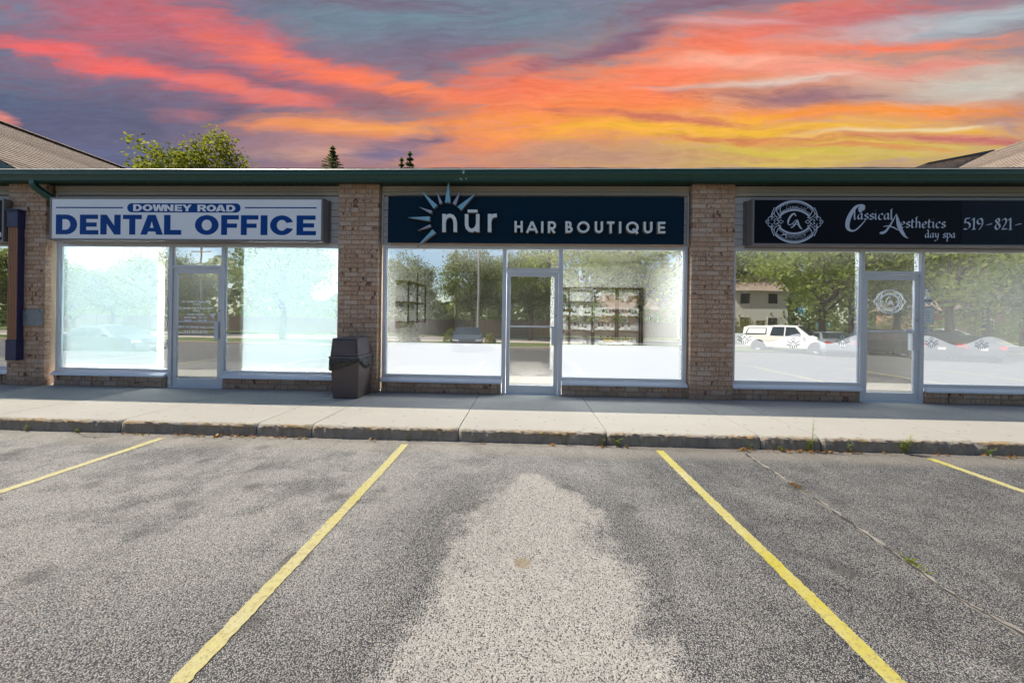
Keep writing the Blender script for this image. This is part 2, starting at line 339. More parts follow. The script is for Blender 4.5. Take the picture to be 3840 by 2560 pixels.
def b_glass(refl_amt):
    def b(t):
        lw = t.new('ShaderNodeLayerWeight', {'Blend': .25}).outputs['Fresnel']
        f = t.math('ADD', refl_amt, t.math('MULTIPLY', lw, .5), clamp=True)
        p = wpos(t); n = t.noise(p, 1.1, 2, .4)
        bm = t.new('ShaderNodeBump', {'Strength': .05, 'Distance': .02, 'Height': n}).outputs[0]
        g = t.new('ShaderNodeBsdfGlossy', {0: (.93, .97, .98, 1), 'Roughness': 0.0, 'Normal': bm}).outputs[0]
        tr = t.new('ShaderNodeBsdfTransparent', {0: (.95, .97, .965, 1)}).outputs[0]
        f = t.math('MULTIPLY', f, t.math('SUBTRACT', 1.0, t.new('ShaderNodeNewGeometry').outputs['Backfacing']))
        return t.new('ShaderNodeMixShader', {0: f, 1: tr, 2: g}).outputs[0]
    return b
mat('glass', b_glass(.79)); mat('door_glass', b_glass(.76))
def b_translucent(col, tr):
    def b(t):
        p = wpos(t); n = t.noise(p, 2.0, 3)
        c = t.mix(n, tuple(x*.95 for x in col), col)
        d = t.new('ShaderNodeBsdfDiffuse', {0: c}).outputs[0]
        s = t.new('ShaderNodeBsdfTranslucent', {0: c}).outputs[0]
        return t.new('ShaderNodeMixShader', {0: tr, 1: d, 2: s}).outputs[0]
    return b
mat('shade_cloth', b_translucent((.87, .94, .955), .5)); 
def b_film(gl, em):
  def b(t):
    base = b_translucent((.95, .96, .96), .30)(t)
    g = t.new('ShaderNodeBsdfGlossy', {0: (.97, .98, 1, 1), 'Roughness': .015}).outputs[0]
    glow = t.new('ShaderNodeEmission', {0: (.95, .98, 1, 1), 1: em}).outputs[0]     # glow added to whiten the film; no lamp supplies it
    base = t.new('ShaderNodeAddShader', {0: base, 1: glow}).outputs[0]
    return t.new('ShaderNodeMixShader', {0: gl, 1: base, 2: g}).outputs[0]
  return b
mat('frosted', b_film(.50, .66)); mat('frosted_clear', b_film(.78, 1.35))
def emit(name, col, s):
    return mat(name, lambda t: t.new('ShaderNodeEmission', {0: (*col, 1), 1: s}).outputs[0])
emit('lamp_warm', (1, .86, .55), 3.0); emit('lamp_white', (.95, 1, 1), 4.0)

# ------------------------------------------------------------------ object helpers
def link(o): COL.objects.link(o); return o
def wm(o):
    m = o.matrix_basis.copy()
    if o.parent: m = wm(o.parent) @ o.matrix_parent_inverse @ m
    return m
def par(c, p):                          # parent, keeping the child's place in the world
    c.parent = p; c.matrix_parent_inverse = wm(p).inverted(); return c
def tag(o, label, cat=None, group=None, kind=None):
    if label: o['label'] = label
    if cat: o['category'] = cat
    if group: o['group'] = group
    if kind: o['kind'] = kind
    return o
def empty(name, loc, label=None, cat=None, group=None, rz=0):
    o = link(bpy.data.objects.new(name, None)); o.location = loc; o.rotation_euler = (0, 0, rz); o.empty_display_size = .1
    return tag(o, label, cat, group)
class MB:
    def __init__(s): s.v = []; s.f = []; s.m = []
    def add(s, vs, fs, m=0):
        k = len(s.v); s.v += [tuple(x) for x in vs]; s.f += [tuple(i+k for i in f) for f in fs]; s.m += [m]*len(fs); return s
    def box(s, a, b, m=0):
        (x0, y0, z0), (x1, y1, z1) = a, b
        return s.add([(x0, y0, z0), (x1, y0, z0), (x1, y1, z0), (x0, y1, z0), (x0, y0, z1), (x1, y0, z1), (x1, y1, z1), (x0, y1, z1)],
                     [(0, 3, 2, 1), (4, 5, 6, 7), (0, 1, 5, 4), (1, 2, 6, 5), (2, 3, 7, 6), (3, 0, 4, 7)], m)
    def hexa(s, lo, hi, m=0):           # two quads, lower and upper
        return s.add(list(lo)+list(hi), [(0, 3, 2, 1), (4, 5, 6, 7), (0, 1, 5, 4), (1, 2, 6, 5), (2, 3, 7, 6), (3, 0, 4, 7)], m)
    def prism(s, pts, vec, m=0):        # extrude a flat polygon
        n = len(pts); vec = Vector(vec); P = [Vector(p) for p in pts]
        return s.add(P+[p+vec for p in P], [tuple(range(n)), tuple(range(2*n-1, n-1, -1))]+[((i+1) % n, i, i+n, (i+1) % n+n) for i in range(n)], m)
    def loft(s, rings, m=0, caps=True, closed=True):
        n = len(rings[0]); k = len(s.v)
        for r in rings: s.v += [tuple(p) for p in r]
        for j in range(len(rings)-1):
            for i in range(n if closed else n-1):
                a, b = k+j*n+i, k+j*n+(i+1) % n
                s.f.append((a, b, b+n, a+n)); s.m.append(m)
        if caps:
            s.f.append(tuple(k+i for i in reversed(range(n)))); s.m.append(m)
            s.f.append(tuple(k+(len(rings)-1)*n+i for i in range(n))); s.m.append(m)
        return s
    def tube(s, pts, rad, n=8, m=0):
        P = [Vector(p) for p in pts]; rr = rad if isinstance(rad, (list, tuple)) else [rad]*len(P); rings = []
        for i, p in enumerate(P):
            d = (P[min(i+1, len(P)-1)]-P[max(i-1, 0)]).normalized()
            a = d.cross(Vector((0, 0, 1)) if abs(d.z) < .9 else Vector((1, 0, 0))).normalized(); b = d.cross(a)
            rings.append([p+(a*math.cos(2*math.pi*k/n)+b*math.sin(2*math.pi*k/n))*rr[i] for k in range(n)])
        return s.loft(rings, m)
    def lathe(s, prof, c, n=14, m=0):
        c = Vector(c)
        return s.loft([[c+Vector((r*math.cos(2*math.pi*k/n), r*math.sin(2*math.pi*k/n), z)) for k in range(n)] for r, z in prof], m)
    def build(s, name, mats, parent=None, smooth=False, bevel=0):
        me = bpy.data.meshes.new(name); me.from_pydata(s.v, [], s.f)
        for mm in (mats if isinstance(mats, (list, tuple)) else [mats]): me.materials.append(MATS[mm])
        if len(set(s.m)) > 1: me.polygons.foreach_set('material_index', s.m)
        if smooth: me.polygons.foreach_set('use_smooth', [True]*len(me.polygons))
        o = link(bpy.data.objects.new(name, me))
        if bevel:
            bv = o.modifiers.new('bevel', 'BEVEL'); bv.width = bevel; bv.segments = 2; bv.limit_method = 'ANGLE'
        if parent: par(o, parent)
        return o
def catmull(pts, k=6, closed=False):
    P = [np.array(p, float) for p in pts]; n = len(P); out = []
    for i in range(n if closed else n-1):
        p0 = P[(i-1) % n] if closed else P[max(i-1, 0)]; p1 = P[i]; p2 = P[(i+1) % n]; p3 = P[(i+2) % n] if closed else P[min(i+2, n-1)]
        for j in range(k):
            t = j/k; out.append(.5*(2*p1+(p2-p0)*t+(2*p0-5*p1+4*p2-p3)*t*t+(3*p1-p0-3*p2+p3)*t**3))
    if not closed: out.append(P[-1])
    return [tuple(x) for x in out]
def arc(cx, cy, rx, ry, a0, a1, n=14):
    return [(cx+rx*math.cos(R(a0+(a1-a0)*i/n)), cy+ry*math.sin(R(a0+(a1-a0)*i/n))) for i in range(n+1)]

# ------------------------------------------------------------------ lettering
def curve_mesh(cu):
    o = bpy.data.objects.new('tmp', cu); me = bpy.data.meshes.new_from_object(o)
    bpy.data.objects.remove(o); return me
def flat_mesh(polys, depth):            # 2-D outlines (with holes) -> solid mesh in the x-z plane facing -y
    cu = bpy.data.curves.new('tmp', 'CURVE'); cu.dimensions = '2D'; cu.fill_mode = 'BOTH'; cu.extrude = depth/2
    for pl in polys:
        sp = cu.splines.new('POLY'); sp.points.add(len(pl)-1); sp.use_cyclic_u = True
        for q, p in zip(sp.points, pl): q.co = (p[0], p[1], 0, 1)
    me = curve_mesh(cu); me.transform(Matrix.Rotation(R(90), 4, 'X')); return me
def font_mesh(txt, size, depth=.001, bold=0.0, align='CENTER', sx=1.0, shear=0.0):
    cu = bpy.data.curves.new('tmp', 'FONT'); cu.body = txt; cu.size = size; cu.extrude = depth/2; cu.offset = bold; cu.align_x = align; cu.shear = shear; cu.resolution_u = 3
    me = curve_mesh(cu); me.transform(Matrix.Rotation(R(90), 4, 'X') @ Matrix.Diagonal((sx, 1, 1, 1))); return me
def put(me, name, m, loc, parent):
    me.materials.clear(); me.materials.append(MATS[m]); me.name = name
    o = link(bpy.data.objects.new(name, me)); o.location = loc
    if parent: par(o, parent)
    return o
SV, SH = .34, .215
HEAVY = {
 'E': [[(0, 0), (1, 0), (1, SH), (SV, SH), (SV, .395), (.9, .395), (.9, .605), (SV, .605), (SV, 1-SH), (.97, 1-SH), (.97, 1), (0, 1)]],
 'F': [[(0, 0), (SV, 0), (SV, .365), (.9, .365), (.9, .58), (SV, .58), (SV, 1-SH), (1, 1-SH), (1, 1), (0, 1)]],
 'D': [[(0, 0)]+arc(.48, .5, .52, .5, -90, 90)+[(0, 1)], [(.30, .23)]+arc(.46, .5, .22, .27, -90, 90)+[(.30, .77)]],
 'N': [[(0, 0), (.31, 0), (.31, .56), (.69, 0), (1, 0), (1, 1), (.69, 1), (.69, .44), (.31, 1), (0, 1)]],
 'T': [[(.34, 0), (.66, 0), (.66, .78), (1, .78), (1, 1), (0, 1), (0, .78), (.34, .78)]],
 'A': [[(0, 0), (.29, 0), (.345, .16), (.655, .16), (.71, 0), (1, 0), (.67, 1), (.33, 1)], [(.415, .345), (.585, .345), (.5, .70)]],
 'L': [[(0, 0), (1, 0), (1, .24), (.37, .24), (.37, 1), (0, 1)]],
 'O': [arc(.5, .5, .5, .5, 0, 350, 35), arc(.5, .5, .215, .275, 0, 350, 35)],
 'I': [[(0, 0), (1, 0), (1, 1), (0, 1)]],
 'C': [arc(.5, .5, .5, .5, 20, 340, 30)+[(.70, .37)]+arc(.5, .5, .215, .275, 320, 40, 22)+[(.70, .62)]],
 'W': [[(0, 1), (.15, 0), (.40, 0), (.5, .52), (.6, 0), (.85, 0), (1, 1), (.78, 1), (.71, .42), (.60, 1), (.40, 1), (.29, .42), (.22, 1)]],
 'Y': [[(.35, 0), (.65, 0), (.65, .38), (1, 1), (.68, 1), (.5, .64), (.32, 1), (0, 1), (.35, .38)]],
 'R': [[(0, 0), (.3, 0), (.3, .36), (.46, .36), (.66, 0), (1, 0), (.76, .40), (.93, .52), (.97, .71), (.9, .92), (.7, 1), (0, 1)], [(.3, .57), (.58, .57), (.66, .68), (.58, .79), (.3, .79)]]}
def heavy(ch, box, y, depth, m, parent):  # box in metres: x0, x1, z0, z1
    x0, x1, z0, z1 = box
    me = flat_mesh([[(x*(x1-x0), z*(z1-z0)) for x, z in pl] for pl in HEAVY[ch]], depth)
    return put(me, 'letter', m, (x0, y, z0), parent)
def ribbon(mb, pts, wid, y0, y1, m=0, ms=None):   # flat stroke with constant or varying width in the x-z plane, y0 front, y1 back
    P = [Vector((p[0], p[1])) for p in pts]; n = len(P); L = []; Q = []
    for i in range(n):
        d = P[min(i+1, n-1)]-P[max(i-1, 0)]
        if d.length < 1e-9: d = Vector((1, 0))
        d.normalize(); k = Vector((-d.y, d.x)); sc = 1.0
        if 0 < i < n-1:
            a = (P[i]-P[i-1]); 
            if a.length > 1e-9: sc = 1/max(.5, abs(a.normalized().dot(d)))
        h = (wid[i] if isinstance(wid, (list, tuple)) else wid)/2*sc
        L.append(P[i]+k*h); Q.append(P[i]-k*h)
    k = len(mb.v)
    for a, b in zip(L, Q):
        mb.v += [(a.x, y0, a.y), (b.x, y0, b.y), (a.x, y1, a.y), (b.x, y1, b.y)]
    ms = m if ms is None else ms
    for i in range(n-1):
        q = k+4*i
        mb.f += [(q, q+1, q+5, q+4), (q+2, q+6, q+7, q+3), (q, q+4, q+6, q+2), (q+1, q+3, q+7, q+5)]; mb.m += [m, ms, ms, ms]
    mb.f += [(k, k+2, k+3, k+1), (k+4*n-4, k+4*n-3, k+4*n-1, k+4*n-2)]; mb.m += [ms, ms]
NIB = {
 'a': (1.05, [[(.78, .86), (.5, 1), (.18, .78), (.06, .36), (.26, .02), (.54, .16), (.74, .6)], [(.76, 1.02), (.74, .3), (.84, .02), (1.0, .12)]]),
 'c': (.90, [[(.8, .78), (.55, 1), (.2, .8), (.06, .4), (.26, .03), (.55, 0), (.84, .2)]]),
 'd': (1.05, [[(.78, .86), (.5, 1), (.18, .78), (.06, .36), (.26, .02), (.54, .16), (.74, .6)], [(.52, 1.75), (.74, 1.55), (.74, .3), (.84, .02), (1.0, .12)]]),
 'e': (.92, [[(.1, .48), (.72, .60), (.68, .9), (.45, 1), (.16, .76), (.06, .38), (.28, 0), (.58, .02), (.84, .22)]]),
 'h': (1.12, [[(0, 1.62), (.14, 1.78), (.34, 1.82)], [(.14, 1.72), (.14, 0)], [(.14, .65), (.45, 1), (.76, .8), (.76, .2), (.86, 0), (1.02, .1)]]),
 'i': (.55, [[(.0, .85), (.15, 1), (.15, .2), (.27, 0), (.45, .1)], [(.08, 1.42), (.22, 1.54)]]),
 'l': (.58, [[(.0, 1.58), (.14, 1.76), (.36, 1.84)], [(.14, 1.7), (.14, .2), (.28, 0), (.46, .12)]]),
 'p': (1.05, [[(0, .88), (.16, 1), (.16, -.78)], [(.16, .7), (.5, 1), (.86, .74), (.84, .34), (.55, 0), (.2, .1)], [(-.06, -.8), (.42, -.72)]]),
 's': (.82, [[(.7, .82), (.45, 1), (.16, .8), (.3, .56), (.62, .42), (.7, .16), (.4, 0), (.05, .15)]]),
 't': (.78, [[(.27, 1.4), (.2, .25), (.38, 0), (.68, .12)], [(.0, .95), (.66, 1.0)]]),
 'y': (.98, [[(0, .88), (.16, 1), (.2, .4), (.45, .1), (.74, .35)], [(.8, 1), (.74, .05), (.5, -.55), (.15, -.75), (.03, -.55)]]),
 ' ': (.5, []),
 '5': (1.0, [[(.25, 1.6), (.85, 1.66)], [(.28, 1.6), (.2, 1.0), (.55, 1.02), (.86, .72), (.8, .3), (.45, 0), (.05, .1)]]),
 '1': (.62, [[(.05, 1.35), (.32, 1.6), (.32, 0)], [(.1, .0), (.55, .03)]]),
 '9': (1.0, [[(.82, 1.1), (.7, 1.5), (.42, 1.6), (.12, 1.3), (.16, .92), (.45, .78), (.78, 1.0), (.84, 1.2), (.75, .6), (.35, -.05)]]),
 '8': (.95, [[(.72, 1.42), (.45, 1.6), (.18, 1.35), (.35, 1.0), (.68, .72), (.78, .35), (.45, 0), (.1, .28), (.22, .68), (.6, 1.0), (.72, 1.42)]]),
 '2': (.95, [[(.1, 1.3), (.4, 1.6), (.72, 1.38), (.62, .9), (.1, .08)], [(.08, .05), (.5, .08), (.85, .1)]]),
 '-': (.95, [[(.08, .55), (.45, .68), (.82, .74)]])}
def nib(mb, txt, x, z, xh, y, pen=.26, ang=35, shear=0.0, gap=.10, fmap=None, width=None, m=0, step=.00025):
    n = [Vector((math.cos(R(ang)), math.sin(R(ang))))*pen*xh/2][0]; cx = 0.0; tot = sum(NIB[c][0]+gap for c in txt)-gap
    kx = (width/(tot*xh)) if width else 1.0; lay = 0
    for ch in txt:
        adv, strokes = NIB[ch]
        for s_ in strokes:
            P = catmull(s_, 5); k = len(mb.v); lay += 1
            for q in P:
                for sg in (1, -1):
                    a = (cx+q[0]+shear*q[1])*xh*kx+sg*n.x; b = q[1]*xh+sg*n.y
                    if fmap: a, b = fmap(a, b)
                    mb.v.append((x+a, y-step*(lay % 4), z+b))
            for i in range(len(P)-1):
                mb.f.append((k+2*i, k+2*i+1, k+2*i+3, k+2*i+2)); mb.m.append(m)
        cx += adv+gap
def zp(ox, oy, sc, y):                   # photo zoom coordinates -> (x, z) on the plane y
    def f(a, b):
        p = pw(ox+a/sc, oy+b/sc, y); return (p.x, p.z)
    return f

# ------------------------------------------------------------------ ground, kerb, pavement
ZL = -.147
def zlot(y): return float(np.interp(-y, [0, 5.6, 13.0, 19, 200], [ZL, ZL, -.74, -.80, -.80]))
mb = MB(); mb.add([(-500, -500, -1.02), (500, -500, -1.02), (500, 500, -1.02), (-500, 500, -1.02)], [(0, 1, 2, 3)])
tag(mb.build('ground', 'grass'), None, kind='structure')
mb = MB(); ys = [-1.86, -3, -4.2, -5.6, -7, -8.5, -10, -11.5, -13, -16, -19.2]; xs = list(range(-48, 61, 6))
vs = [(x, y, zlot(y)) for y in ys for x in xs]; nx = len(xs)
mb.add(vs, [(j*nx+i, (j+1)*nx+i, (j+1)*nx+i+1, j*nx+i+1) for j in range(len(ys)-1) for i in range(nx-1)])
lot = tag(mb.build('parking_lot', 'asphalt'), None, kind='structure')
LX, LS = -1.355, 2.8686
for k in range(-5, 9):                    # painted bay lines with slightly ragged edges
    x = LX+LS*k; mb = MB(); n = 260; y0 = -2.08-random.random()*.05; y1 = -7.3; vs = []
    for i in range(n+1):
        y = y0+(y1-y0)*i/n; wl = .041+RNG.normal()*.003; wr = .041+RNG.normal()*.003; dx = .008*math.sin(y*1.3+k)
        vs += [(x+dx-wl, y, zlot(y)+.004), (x+dx+wr, y, zlot(y)+.004)]
    mb.add(vs, [(2*i, 2*i+2, 2*i+3, 2*i+1) for i in range(n)])
    mb.build('painted_line', 'paint', lot)
def crack(pts, wid, name='crack'):        # open crack: dark ragged ribbon
    P = catmull(pts, 10); mb = MB(); vs = []
    for i, q in enumerate(P):
        h = wid*(.35+.65*abs(RNG.normal()))*.5; j = RNG.normal()*wid*.25
        a = Vector(P[min(i+1, len(P)-1)])-Vector(P[max(i-1, 0)]); a.normalize()
        vs += [(q[0]-a.y*(h+j), q[1]+a.x*(h+j), zlot(q[1])+.003), (q[0]+a.y*(h-j), q[1]-a.x*(h-j), zlot(q[1])+.003)]
    mb.add(vs, [(2*i, 2*i+1, 2*i+3, 2*i+2) for i in range(len(P)-1)])
    o = mb.build(name, 'crack_dark', lot)
    mb = MB(); vs = []
    for i, q in enumerate(P):
        a = Vector(P[min(i+1, len(P)-1)])-Vector(P[max(i-1, 0)]); a.normalize(); h1 = wid*random.uniform(.2, 2.4); h2 = wid*random.uniform(.1, 1.0)
        vs += [(q[0]+h1, q[1], zlot(q[1])+.002), (q[0]-h2, q[1], zlot(q[1])+.002)]
    mb.add(vs, [(2*i, 2*i+1, 2*i+3, 2*i+2) for i in range(len(P)-1)]); mb.build('crack_edge', 'worn_edge', lot)
    return o
plain('worn_edge', (.22, .205, .185), .95, var=.35, scale=40, bs=.4)
plain('crack_dark', (.035, .030, .026), .95, var=.4, scale=30)
crack([(2.44, -2.0), (2.42, -2.2), (2.405, -2.55), (2.40, -2.85), (2.396, -3.28), (2.36, -3.7), (2.34, -3.97), (2.315, -4.27), (2.36, -4.5), (2.39, -5.2), (2.33, -6.5)], .019)
crack([(pg(283, 1625, ZL).x, -2.0), (pg(295, 1640, ZL).x, -2.10), (pg(315, 1645, ZL).x, -2.13), (pg(410, 1643, ZL).x, -2.12)], .010)
# pavement slabs, each with its own worn kerb face
side = tag(MB().box((-60, -1.90, -.5), (70, .4, -.03)).build('pavement', 'crack_dark'), None, kind='structure')
J = [-40, -20, -13.6, -11.9, -10.2, -8.4, -6.62, -4.92, -3.222, -2.545, -.78, .955, 2.70, 3.368, 5.05, 6.80, 8.55, 10.3, 12, 20, 45]
for a, b in zip(J[:-1], J[1:]):
    n = max(6, min(60, int((b-a)/.035))); rings = []
    prof = [(.38, -.2), (.38, 0), (-1.0, 0), (-1.86, 0), (-1.905, -.002), (-1.932, -.012), (-1.945, -.030), (-1.949, -.075), (-1.955, -.30)]
    seed = RNG.random()*50
    for i in range(n+1):
        x = a+.005+(b-a-.010)*i/n; e = min(x-a, b-x); chip = max(0, 1-e/(.10+.06*math.sin(seed)))**2*.8 if (b-a) < 5 else 0
        r = []
        for k, (y, z) in enumerate(prof):
            dy = dz = 0
            if k in (4, 5, 6, 7):
                amp = (.004, .008, .009, .004)[k-4]
                dy = RNG.normal()*amp*.5+chip*.032; dz = RNG.normal()*amp*.5-chip*(.010, .022, .030, .01)[k-4]
                dy += .006*math.sin(x*7+seed)*math.sin(x*2.3)
            r.append((x, y+dy, z+dz))
        rings.append(r)
    mb = MB(); mb.loft(rings, caps=True, closed=False)
    mb.build('slab', 'concrete', side)

# ------------------------------------------------------------------ the row of shops
PL, PWID, ZS = -3.2355, .7069, 3.555      # pier left edge of the middle shop, pier width, soffit height
COURSE, BL = .0790, .2356
YF = .10                                   # shopfront frame plane
def brick_mesh(l, seed):
    rg = np.random.default_rng(seed); h = COURSE-.011; d = .098; e = .004; mb = MB()
    def rect(y, i): return [(i, y, i), (l-i, y, i), (l-i, y, h-i), (i, y, h-i)]
    mb.loft([[(x+rg.normal()*.0012, y, z+rg.normal()*.0012) for x, y, z in rect(y, i)] for y, i in ((0, e), (e, 0), (d, 0))])
    me = bpy.data.meshes.new('brick'); me.from_pydata(mb.v, [], mb.f); me.materials.append(MATS['brick']); return me
BM = {('f', k): brick_mesh(BL-.010, k) for k in range(5)}; BM.update({('h', k): brick_mesh(BL/2-.010, 20+k) for k in range(4)})
def add_brick(kind, x, y, z, parent):
    o = link(bpy.data.objects.new('brick', BM[(kind, random.randrange(5 if kind == 'f' else 4))]))
    o.location = (x, y+random.uniform(-.0025, .0025), z); o.rotation_euler = (0, 0, random.uniform(-.004, .004)); return par(o, parent)
def pier_rows():
    for r in range(45):
        z = r*COURSE+.004
        if r % 2 == 0:
            for k in range(3): yield 'f', k*BL+.005, z
        else:
            yield 'h', .005, z
            for k in range(2): yield 'f', BL/2+k*BL+.005, z
            yield 'h', BL*2.5+.005, z
def make_pier(x, parent, joined=False):
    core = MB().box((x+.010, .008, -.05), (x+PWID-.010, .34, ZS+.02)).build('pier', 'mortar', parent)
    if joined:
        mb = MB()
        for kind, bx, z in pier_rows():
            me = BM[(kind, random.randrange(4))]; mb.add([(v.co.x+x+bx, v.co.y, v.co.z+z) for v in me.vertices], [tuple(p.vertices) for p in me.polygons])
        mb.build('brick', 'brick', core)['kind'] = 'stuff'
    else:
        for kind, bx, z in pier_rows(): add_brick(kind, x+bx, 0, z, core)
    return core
G0, G1, D0, D1, H0, H1, JL, JR = -2.43, -.404, -.34, .55, .612, 2.641, -2.50, 2.70
ZB, ZT = .312, 2.482                       # glass bottom and top
def frame_bars(mb, x0, x1, z0, z1, t=.045, y=YF, d=.11):
    mb.box((x0-t, y, z0-t), (x0, y+d, z1+t)); mb.box((x1, y, z0-t), (x1+t, y+d, z1+t))
    mb.box((x0, y+.003, z0-t), (x1, y+d, z0)); mb.box((x0, y+.003, z1), (x1, y+d, z1+t))
def make_window(ox, x0, x1, U, side_):
    mb = MB(); yb = YF+.012
    lj = .06 if side_ == 'L' else .062; rj = .062 if side_ == 'L' else .06
    mb.box((ox+x0-lj, YF, ZB-.20 if side_ == 'L' else .0), (ox+x0, YF+.12, ZT+.055)); mb.box((ox+x1, YF, ZB-.20 if side_ == 'R' else .0), (ox+x1+rj-.001, YF+.12, ZT+.055))
    mb.box((ox+x0, YF+.004, ZT), (ox+x1, YF+.12, ZT+.055)); mb.box((ox+x0, YF+.004, ZB-.055), (ox+x1, YF+.12, ZB))
    # thin glazing bead
    for (a, b) in (((ox+x0, YF+.022, ZB), (ox+x0+.012, YF+.05, ZT)), ((ox+x1-.012, YF+.022, ZB), (ox+x1, YF+.05, ZT))): mb.box(a, b)
    win = mb.build('window', 'aluminium', U, bevel=.003)
    MB().box((ox+x0, YF+.035, ZB), (ox+x1, YF+.041, ZT)).build('pane', 'glass', win)
    # sloped metal sill
    sl = MB(); a0 = ox+x0-(lj if side_ == 'L' else -.001); a1 = ox+x1+(rj-.002 if side_ == 'R' else -.001)
    sl.prism([(a0, YF-.002, ZB-.052), (a0, YF-.012, ZB-.052), (a0, .028, ZB-.095), (a0, .022, ZB-.125), (a0, YF-.002, ZB-.125)], (a1-a0, 0, 0))
    sl.build('sill', 'aluminium', win, bevel=.003)
    kw = MB().box((a0+.012, .082, -.04), (a1-.012, .20, ZB-.126)).build('knee_wall', 'mortar', U)
    for r in range(2):
        z = .010+r*.0885; x = a0+.008-(0 if r == 0 else 0)
        first = True
        while x < a1-.03:
            k = 'h' if (first and r == 1) else 'f'; L = BL if k == 'f' else BL/2
            if x+L > a1+.005:
                k = 'h'; L = BL/2
                if x+L > a1+.02: break
            o = add_brick(k, x, .070, z, kw); o.scale = (1, 1, 1.12); x += L; first = False
    return win
def make_door(ox, U):
    # transom window over the door
    mb = MB(); frame_bars(mb, ox+D0+.002, ox+D1-.002, 2.162, ZT-.002, t=.0, y=YF+.004)
    mb = MB(); mb.box((ox+D0, YF+.004, ZT), (ox+D1, YF+.12, ZT+.055)); mb.box((ox+D0, YF+.004, 2.108), (ox+D1, YF+.12, 2.160))
    mb.box((ox+D0, YF+.02, 2.160), (ox+D0+.012, YF+.05, ZT)); mb.box((ox+D1-.012, YF+.02, 2.160), (ox+D1, YF+.05, ZT))
    tr = mb.build('transom_window', 'aluminium', U, bevel=.002)
    MB().box((ox+D0, YF+.035, 2.160), (ox+D1, YF+.041, ZT)).build('pane', 'glass', tr)
    mb = MB(); gx0, gx1, gz0, gz1 = ox-.274, ox+.478, .156, 2.022; y0, y1 = YF+.022, YF+.066
    mb.box((ox+D0+.004, y0, .016), (gx0, y1, 2.102)); mb.box((gx1, y0, .016), (ox+D1-.004, y1, 2.102))
    mb.box((gx0, y0+.002, .016), (gx1, y1, gz0)); mb.box((gx0, y0+.002, gz1), (gx1, y1, 2.102))
    d = mb.build('door', 'aluminium', U, bevel=.003)
    MB().box((gx0, y0+.020, gz0), (gx1, y0+.026, gz1)).build('pane', 'door_glass', d)
    MB().box((gx0+.001, y0-.004, 1.150), (gx1-.001, y0+.017, 1.176)).build('push_bar', 'aluminium', d, bevel=.003)
    pl = MB().box((gx1-.045, y0-.022, .86), (gx1+.040, y0-.001, 1.17)).box((gx1+.040, y0-.045, .875), (gx1+.046, y0-.001, 1.16)).build('pull_handle', 'aluminium', d, bevel=.004)
    lk = MB().lathe([(.001, 0), (.016, 0), (.018, .008), (.012, .012), (.001, .012)], (0, 0, 0), 12).build('lock', 'galv', None)
    lk.rotation_euler = (R(90), 0, 0); lk.location = (gx1+.035, y0-.0005, 1.36); par(lk, d)
    MB().box((ox+D0-.03, YF-.02, -.004), (ox+D1+.03, YF+.13, .015)).build('threshold', 'aluminium', d, bevel=.003)
    return d
SHOPS = {}
def make_unit(key, ox, label, full=True, pier=True):
    U = empty('shop_unit', (ox, .1, 0), label, 'shop', 'adjoining units of the brick shopping plaza')
    if pier: make_pier(PL+(0 if key != 'spa' else 5.9503) - (5.9503 if key == 'dental' else 0) - (11.9 if key == 'left' else 0), U)
    wr = make_window(ox, H0, H1, U, 'R'); wl = dr = None
    if full:
        wl = make_window(ox, G0, G1, U, 'L'); dr = make_door(ox, U)
    # siding over the shopfront
    x0, x1 = ox-2.525, ox+2.715
    sd = MB().box((x0, .165, ZT+.055), (x1, .30, ZS+.02)).build('siding', 'siding', U)
    n = 7
    for k in range(n):
        z = 2.565+k*.1175
        MB().prism([(x0, .160, z), (x0, .128, z+.004), (x0, .140, z+.112), (x0, .160, z+.1165)], (x1-x0, 0, 0)).build('board', 'siding', sd)
    MB().box((x0, YF-.005, ZT+.056), (x1, .164, ZT+.083)).build('drip_edge', 'beige_trim', U, bevel=.002)
    MB().box((x0, .098, 3.462), (x1, .164, ZS)).box((x0, .108, 3.40), (x1, .164, 3.458)).build('frieze_board', ['beige_trim'], U, bevel=.002)
    for xa in (x0, x1-.03): MB().box((xa, .105, ZT+.085), (xa+.03, .164, 3.40)).build('corner_trim', 'siding', U)
    # room behind the glass
    MB().box((ox-2.9, .2, -.03), (ox+2.95, 9, .004)).build('interior_floor', 'floor_tile', U)
    MB().box((ox-2.9, .31, 2.75), (ox+2.95, 9, 2.80)).build('interior_ceiling', 'wall_white', U)
    MB().box((ox-2.98, .22, -.02), (ox-2.9, 9.1, 3.5)).box((ox+2.95, .22, -.02), (ox+3.0, 9.1, 3.5)).box((ox-2.9, 9.0, 0), (ox+2.95, 9.1, 3.5)).build('interior_wall', 'wall_white', U)
    SHOPS[key] = (U, ox); return U
make_unit('left', -11.87, 'shop unit at the left edge, only a strip of its right window showing', full=False, pier=False)
make_unit('dental', -5.92, 'dental office shopfront with bright white window shades under the white and blue sign')
make_unit('hair', 0.0, 'hair boutique shopfront in the middle, under the navy sign with the sunburst')
us = make_unit('spa', 5.925, 'day spa shopfront at the right, under the black sign with the oval emblem')
make_pier(8.6654, us, joined=True)

